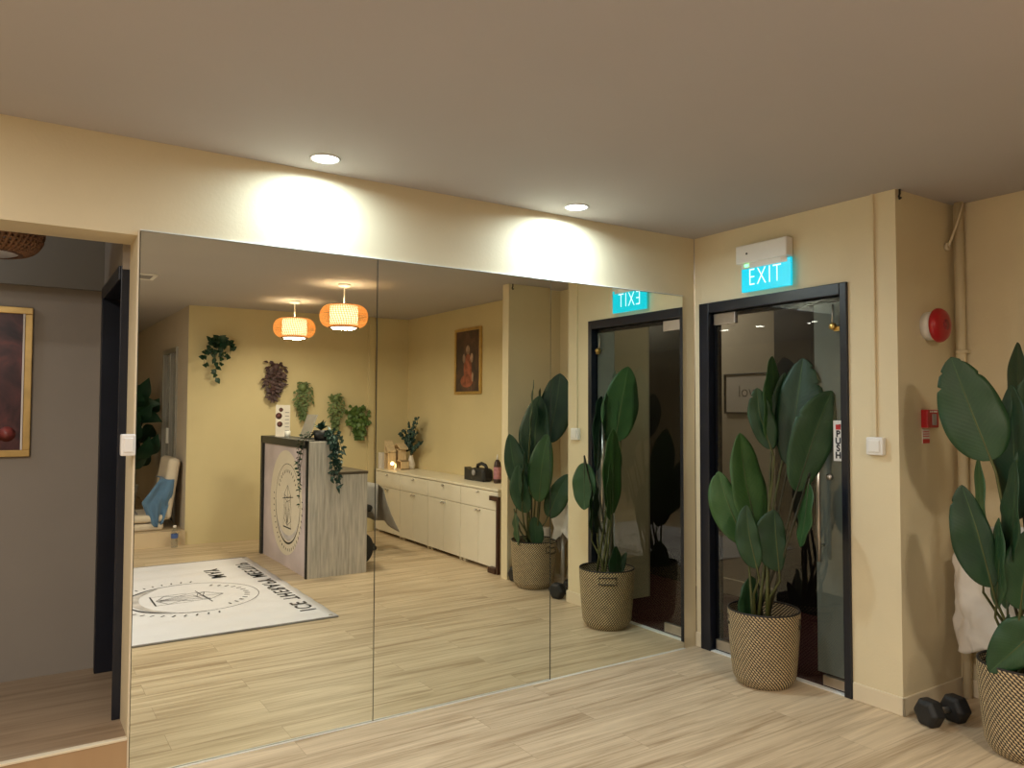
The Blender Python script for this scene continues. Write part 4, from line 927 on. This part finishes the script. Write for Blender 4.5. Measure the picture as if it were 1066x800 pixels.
# ================================================================ FLOOR BANNER
r = thing('floor_banner', 'white vinyl banner lying on the floor, lettering and round emblem', 'banner', (-2.5, -3.0, 0))
BX0, BX1, BY0, BY1 = -3.35, -1.63, -4.22, -1.775
b = MB(); b.grid(lambda u, v: Vector((BX0+(BX1-BX0)*u, BY0+(BY1-BY0)*v, .007+.0022*math.sin(v*52+1.2*math.sin(u*3))+.002*max(0, u-.97)*30)), 24, 150); bo = obj('sheet', b, M['banner'], r, solid=.0015)
b = MB()
for y in (BY0, BY1): b.box(BX0, BX1, y-.006, y+.006, .001, .013, .003)
obj('hem_bar', b, M['greyink'], r)
for x, y in ((BX1-.04, BY0+.04), (BX1-.04, BY1-.04)):
    b = MB(); b.lathe([(.008, .0), (.014, .0), (.014, .003), (.008, .003), (.008, 0)], (x, y, .0102), 20, caps=False); obj('eyelet', b, M['steel'], r)
obj('lettering', text_mb('ICE THERAPY MEETUP', .165, (-1.765, -2.98, .0105), (0, -1, 0), (1, 0, 0), .0008, spacing=1.22, bold=.008, xscale=1.0), M['blackink'], bo)
obj('lettering', text_mb('MAY', .17, (-2.06, -3.62, .0105), (0, -1, 0), (1, 0, 0), .0008, spacing=1.2, bold=.012), M['blackink'], bo)
emblem(lambda u, v: Vector((-2.37+v, -2.85-u, .0108)), .47, bo)
# ================================================================ PLANTS ON THE REAR WALL
def wallplant(label, x, zt, zb, w, m, kind, seed):
    random.seed(seed); y = yw(x); r = thing('hanging_wall_plant', label, 'plant', (x, y, zt), 'plants hung on the yellow rear wall')
    b = MB(); b.lathe([(0, 0), (.03, 0), (.045, .07), (.04, .07), (0, .05)], (x, y+.055, zt-.10), 20); b.box(x-.012, x+.012, y+.002, y+.03, zt-.06, zt-.03); obj('wall_cup', b, M[m], r)
    bs, bl = MB(), MB(); h = zt-zb; out = Vector((0, 1, .1))
    if kind == 'ivy':
        for ex, ez, n in ((-.02, zb, 9), (-.13, zt-.30, 6), (.05, zt-.28, 6), (.13, zt-.20, 5), (-.09, zt-.14, 4)):
            strand(bs, bl, (x, y+.06, zt-.05), (x+ex, y+.05, ez), (ex*.4, .03, .04), n, .07, .7, (0, 1, .2), .75)
        for k in range(10):
            a = random.uniform(0, 2*PI); d = Vector((math.cos(a), .5, .45*math.sin(a))).normalized(); p = Vector((x, y+.06, zt-.06)); bl.blade(p+d*.02, p+d*.13, .085, (0, 1, .2))
    else:
        n, ls, lw, tail = dict(bunch=(230, .065, .026, -.05), fern=(300, .045, .018, .0), bush=(190, .06, .044, .03))[kind]
        for k in range(n):
            a = random.uniform(-1, 1); t = random.random()**.9
            ww = w*.5*(math.sin(PI*min(1, t*.75+.22))**.8)*(1 if t < .62 else .62)
            cx = x+tail*max(0, t-.45)*2*.6
            p = Vector((cx+a*ww, y+.025+.07*random.random()*(1-abs(a)*.7), zt-h*.93*t))
            d = Vector((random.choice((-1, 1))*random.uniform(.4, 1.), random.uniform(.0, .5), random.uniform(-.8, .15))).normalized()
            bl.blade(p, p+d*ls*random.uniform(.7, 1.15), lw*random.uniform(.8, 1.3), (0, 1, .3), n=3)
        for k in range(4):
            e = random.uniform(-.4, .4)*w
            bs.tube([(x, y+.05, zt-.05), (x+e*.6, y+.06, zt-h*.4), (x+e+tail*.4, y+.04, zb+.06)], .0025, 5)
        if kind == 'fern':
            for k in range(12):
                p = Vector((x+w*.55+.02*k/12, y+.04, zt-.05-h*.035*k)); bl.blade(p, p+Vector((random.choice((-1, 1))*.03, .01, -.03)), .018, (0, 1, .3), n=3)
    obj('stem', bs, M['stemdark'], r); obj('foliage', bl, M[m], r, recalc=False)
wallplant('dark ivy-like plant on yellow wall, highest and furthest from counter', -1.72, 2.20, 1.76, .3, 'wallleaf_dark', 'ivy', 11)
wallplant('purple brown trailing plant on yellow wall above the printed card', -1.11, 1.95, 1.50, .235, 'wallleaf_purple', 'bunch', 12)
wallplant('soft green fern on yellow wall right behind the grey screen', -.81, 1.735, 1.28, .17, 'wallleaf_green', 'fern', 13)
wallplant('slim soft green fern on yellow wall next to the bushy plant', -.43, 1.615, 1.15, .15, 'wallleaf_green', 'fern', 14)
wallplant('bushy bright variegated plant on yellow wall near the boxed pipe', -.16, 1.475, 1.06, .27, 'wallleaf_mix', 'bush', 15)
random.seed(21)
# ================================================================ FAR LEFT CORNER: CHAIR, CLOTHES, BOTTLE, SLIDING DOOR, BIG PLANT
PZ = .155
r = thing('floor_chair', 'cream padded floor chair on the timber platform', 'chair', (-2.45, -5.65, PZ))
b = MB(); b.box(-2.95, -2.19, -5.95, -5.36, PZ, PZ+.075, .03, 4); obj('base_cushion', b, M['creamfab'], r)
b = MB(); b.box(-2.95, -2.17, -5.95, -5.36, PZ+.085, PZ+.165, .035, 4); obj('seat', b, M['creamfab'], r)
b = MB(); rt = Matrix.Rotation(math.radians(8), 3, 'Y'); b.box(-2.19, -2.07, -5.93, -5.38, PZ+.10, PZ+.75, .045, 5, rt); obj('backrest', b, M['creamfab'], r)
def shirt(u, v):
    if v < .25:      # thrown over the top of the backrest
        k = v/.25; x = -2.225+.13*u; y = -5.72+.34*k; z = .66+.10*(1-u)*.3+.05*math.sin(k*PI)*.3
    else:
        k = (v-.25)/.75; xl = -2.235-.17*min(1, k*1.9)+.12*max(0, k-.53)*1.6; xr = -2.095-.02*k-.13*max(0, k-.35)
        x = xl+(xr-xl)*u; y = -5.362+.02*math.sin(u*9+k*5)*(.3+k)+.018*math.sin(u*19-k*3)*k; z = .69-.45*k-.05*math.sin(u*PI)*k
    return Vector((x, y, z))
b = MB(); b.grid(shirt, 26, 30); tag(obj('denim_shirt', b, M['bluecloth'], None, (-2.2, -5.45, .5), solid=.007), 'denim blue shirt slung over the cream floor chair', 'clothing')
b = MB(); b.grid(lambda u, v: Vector((-2.72+.30*u, -5.80+.34*v, PZ+.168+.085*math.sin(PI*u)**.6*math.sin(PI*v)**.6+.012*math.sin(u*13+v*9)*math.sin(PI*u)*math.sin(PI*v))), 18, 18)
b.grid(lambda u, v: Vector((-2.72+.30*u, -5.80+.34*v, PZ+.166)), 2, 2); tag(obj('folded_cloth', b, M['patcloth'], None, (-2.47, -5.63, PZ+.165)), 'speckled grey folded cloth on the floor chair seat', 'cloth')
r = thing('water_bottle', 'clear water bottle with blue label beside the timber platform', 'bottle', (-2.115, -5.17, 0))
c = (-2.115, -5.17, 0)
b = MB(); b.lathe([(0, .003), (.03, .0), (.034, .01), (.034, .07), (.032, .075), (.034, .08), (.034, .145), (.026, .175), (.014, .195), (.013, .205)], c, 28, caps=False); obj('body', b, M['bottle'], r)
b = MB(); b.lathe([(.0345, .095), (.0350, .10), (.0350, .135), (.0345, .14)], c, 28, caps=False); obj('label', b, M['label'], r)
b = MB(); b.lathe([(0, .202), (.0155, .202), (.0155, .222), (.014, .225), (0, .225)], c, 20); obj('cap', b, M['white'], r)
d = thing('door_3', 'narrow sliding glass door with grey frame in the side wall', 'door', (-2.0, -6.3, 0)); del d['category']; d['kind'] = 'structure'
b = MB()
b.box(-2.02, -1.93, SD0, SD0-.05, PZ, SDT, .003); b.box(-2.02, -1.93, SD1+.05, SD1, PZ, SDT, .003); b.box(-2.02, -1.93, SD0-.05, SD1+.05, SDT-.05, SDT, .003); b.box(-2.01, -1.95, -6.28, -6.32, PZ, SDT-.05, .003)
obj('door_frame', b, mat('grey_aluminium', (.40, .38, .35), .4, .6, var=.05), d)
b = MB(); b.box(-1.975, -1.965, SD0-.05, SD1+.05, PZ, SDT-.05); obj('glass_pane', b, M['glass'], d)
b = MB(); b.box(-2.035, -2.012, -6.27, -6.33, 1.02, 1.20, .004); obj('handle', b, M['white'], d)
b = MB(); b.box(-1.90, -1.30, SD1-.3, SD1-.2, 0, H); b.box(-1.35, -1.25, SD1-.2, SD0+.3, 0, H); b.box(-1.9, -1.3, SD0+.2, SD0+.3, 0, H); struct('wall_store', b, M['corrdark'])
r = thing('tall_leafy_plant', 'tall dark leafy plant in the far left corner of platform', 'potted plant', (-2.42, -6.95, PZ))
PX_, PY_ = -2.42, -6.95
b = MB(); b.lathe([(0, 0), (.14, 0), (.19, .34), (.18, .34), (.15, .28), (0, .28)], (PX_, PY_, PZ), 36); obj('pot', b, M['creamfab'], r)
bs = MB()
for k in range(46):
    a = random.uniform(0, 2*PI); rr = random.uniform(.05, .34); top = Vector((PX_+rr*math.cos(a), PY_+rr*math.sin(a), PZ+random.uniform(.55, 1.45)))
    top.x = min(top.x, -2.16)
    bs.tube([(PX_, PY_, PZ+.28), Vector((PX_, PY_, PZ+.28)).lerp(top, .6)+Vector((0, 0, .08)), top], .007, 6)
    d = Vector((math.cos(a)*.5, math.sin(a)*.5, random.uniform(-.2, 1))).normalized(); tip = top+d*.32; tip.x = min(tip.x, -2.05)
    b = MB(); b.blade(top, tip, .19, Vector((.3, 1, .2)), n=10, curl=.25); obj('leaf', b, M['wallleaf_dark'], r, recalc=False)
obj('stem', bs, M['stemdark'], r)
r = thing('air_vent', 'square white ceiling air vent over the white banner', 'vent', (-2.72, -3.55, H))
b = MB(); 
for x0, x1, y0, y1 in ((-2.86, -2.83, -3.69, -3.41), (-2.61, -2.58, -3.69, -3.41), (-2.83, -2.61, -3.69, -3.66), (-2.83, -2.61, -3.44, -3.41)): b.box(x0, x1, y0, y1, H-.012, H, .002)
obj('frame', b, M['white'], r)
b = MB()
for k in range(6): b.box(-2.83, -2.61, -3.655+k*.036, -3.635+k*.036, H-.009, H-.005)
obj('louvre', b, M['greyink'], r)
# ================================================================ WORLD AND COLOUR
w = bpy.data.worlds.new('world'); SC.world = w; w.use_nodes = True
w.node_tree.nodes['Background'].inputs[0].default_value = (1, .9, .8, 1); w.node_tree.nodes['Background'].inputs[1].default_value = 0.0
SC.view_settings.view_transform = 'Standard'; SC.view_settings.look = 'None'; SC.view_settings.gamma = 1; SC.view_settings.use_curve_mapping = False
SC.view_settings.exposure = 1.42
SC.cycles.max_bounces = 14; SC.cycles.diffuse_bounces = 6; SC.cycles.glossy_bounces = 6; SC.cycles.transparent_max_bounces = 12
SC.cycles.sample_clamp_indirect = 4.0
SC.cycles.use_denoising = True
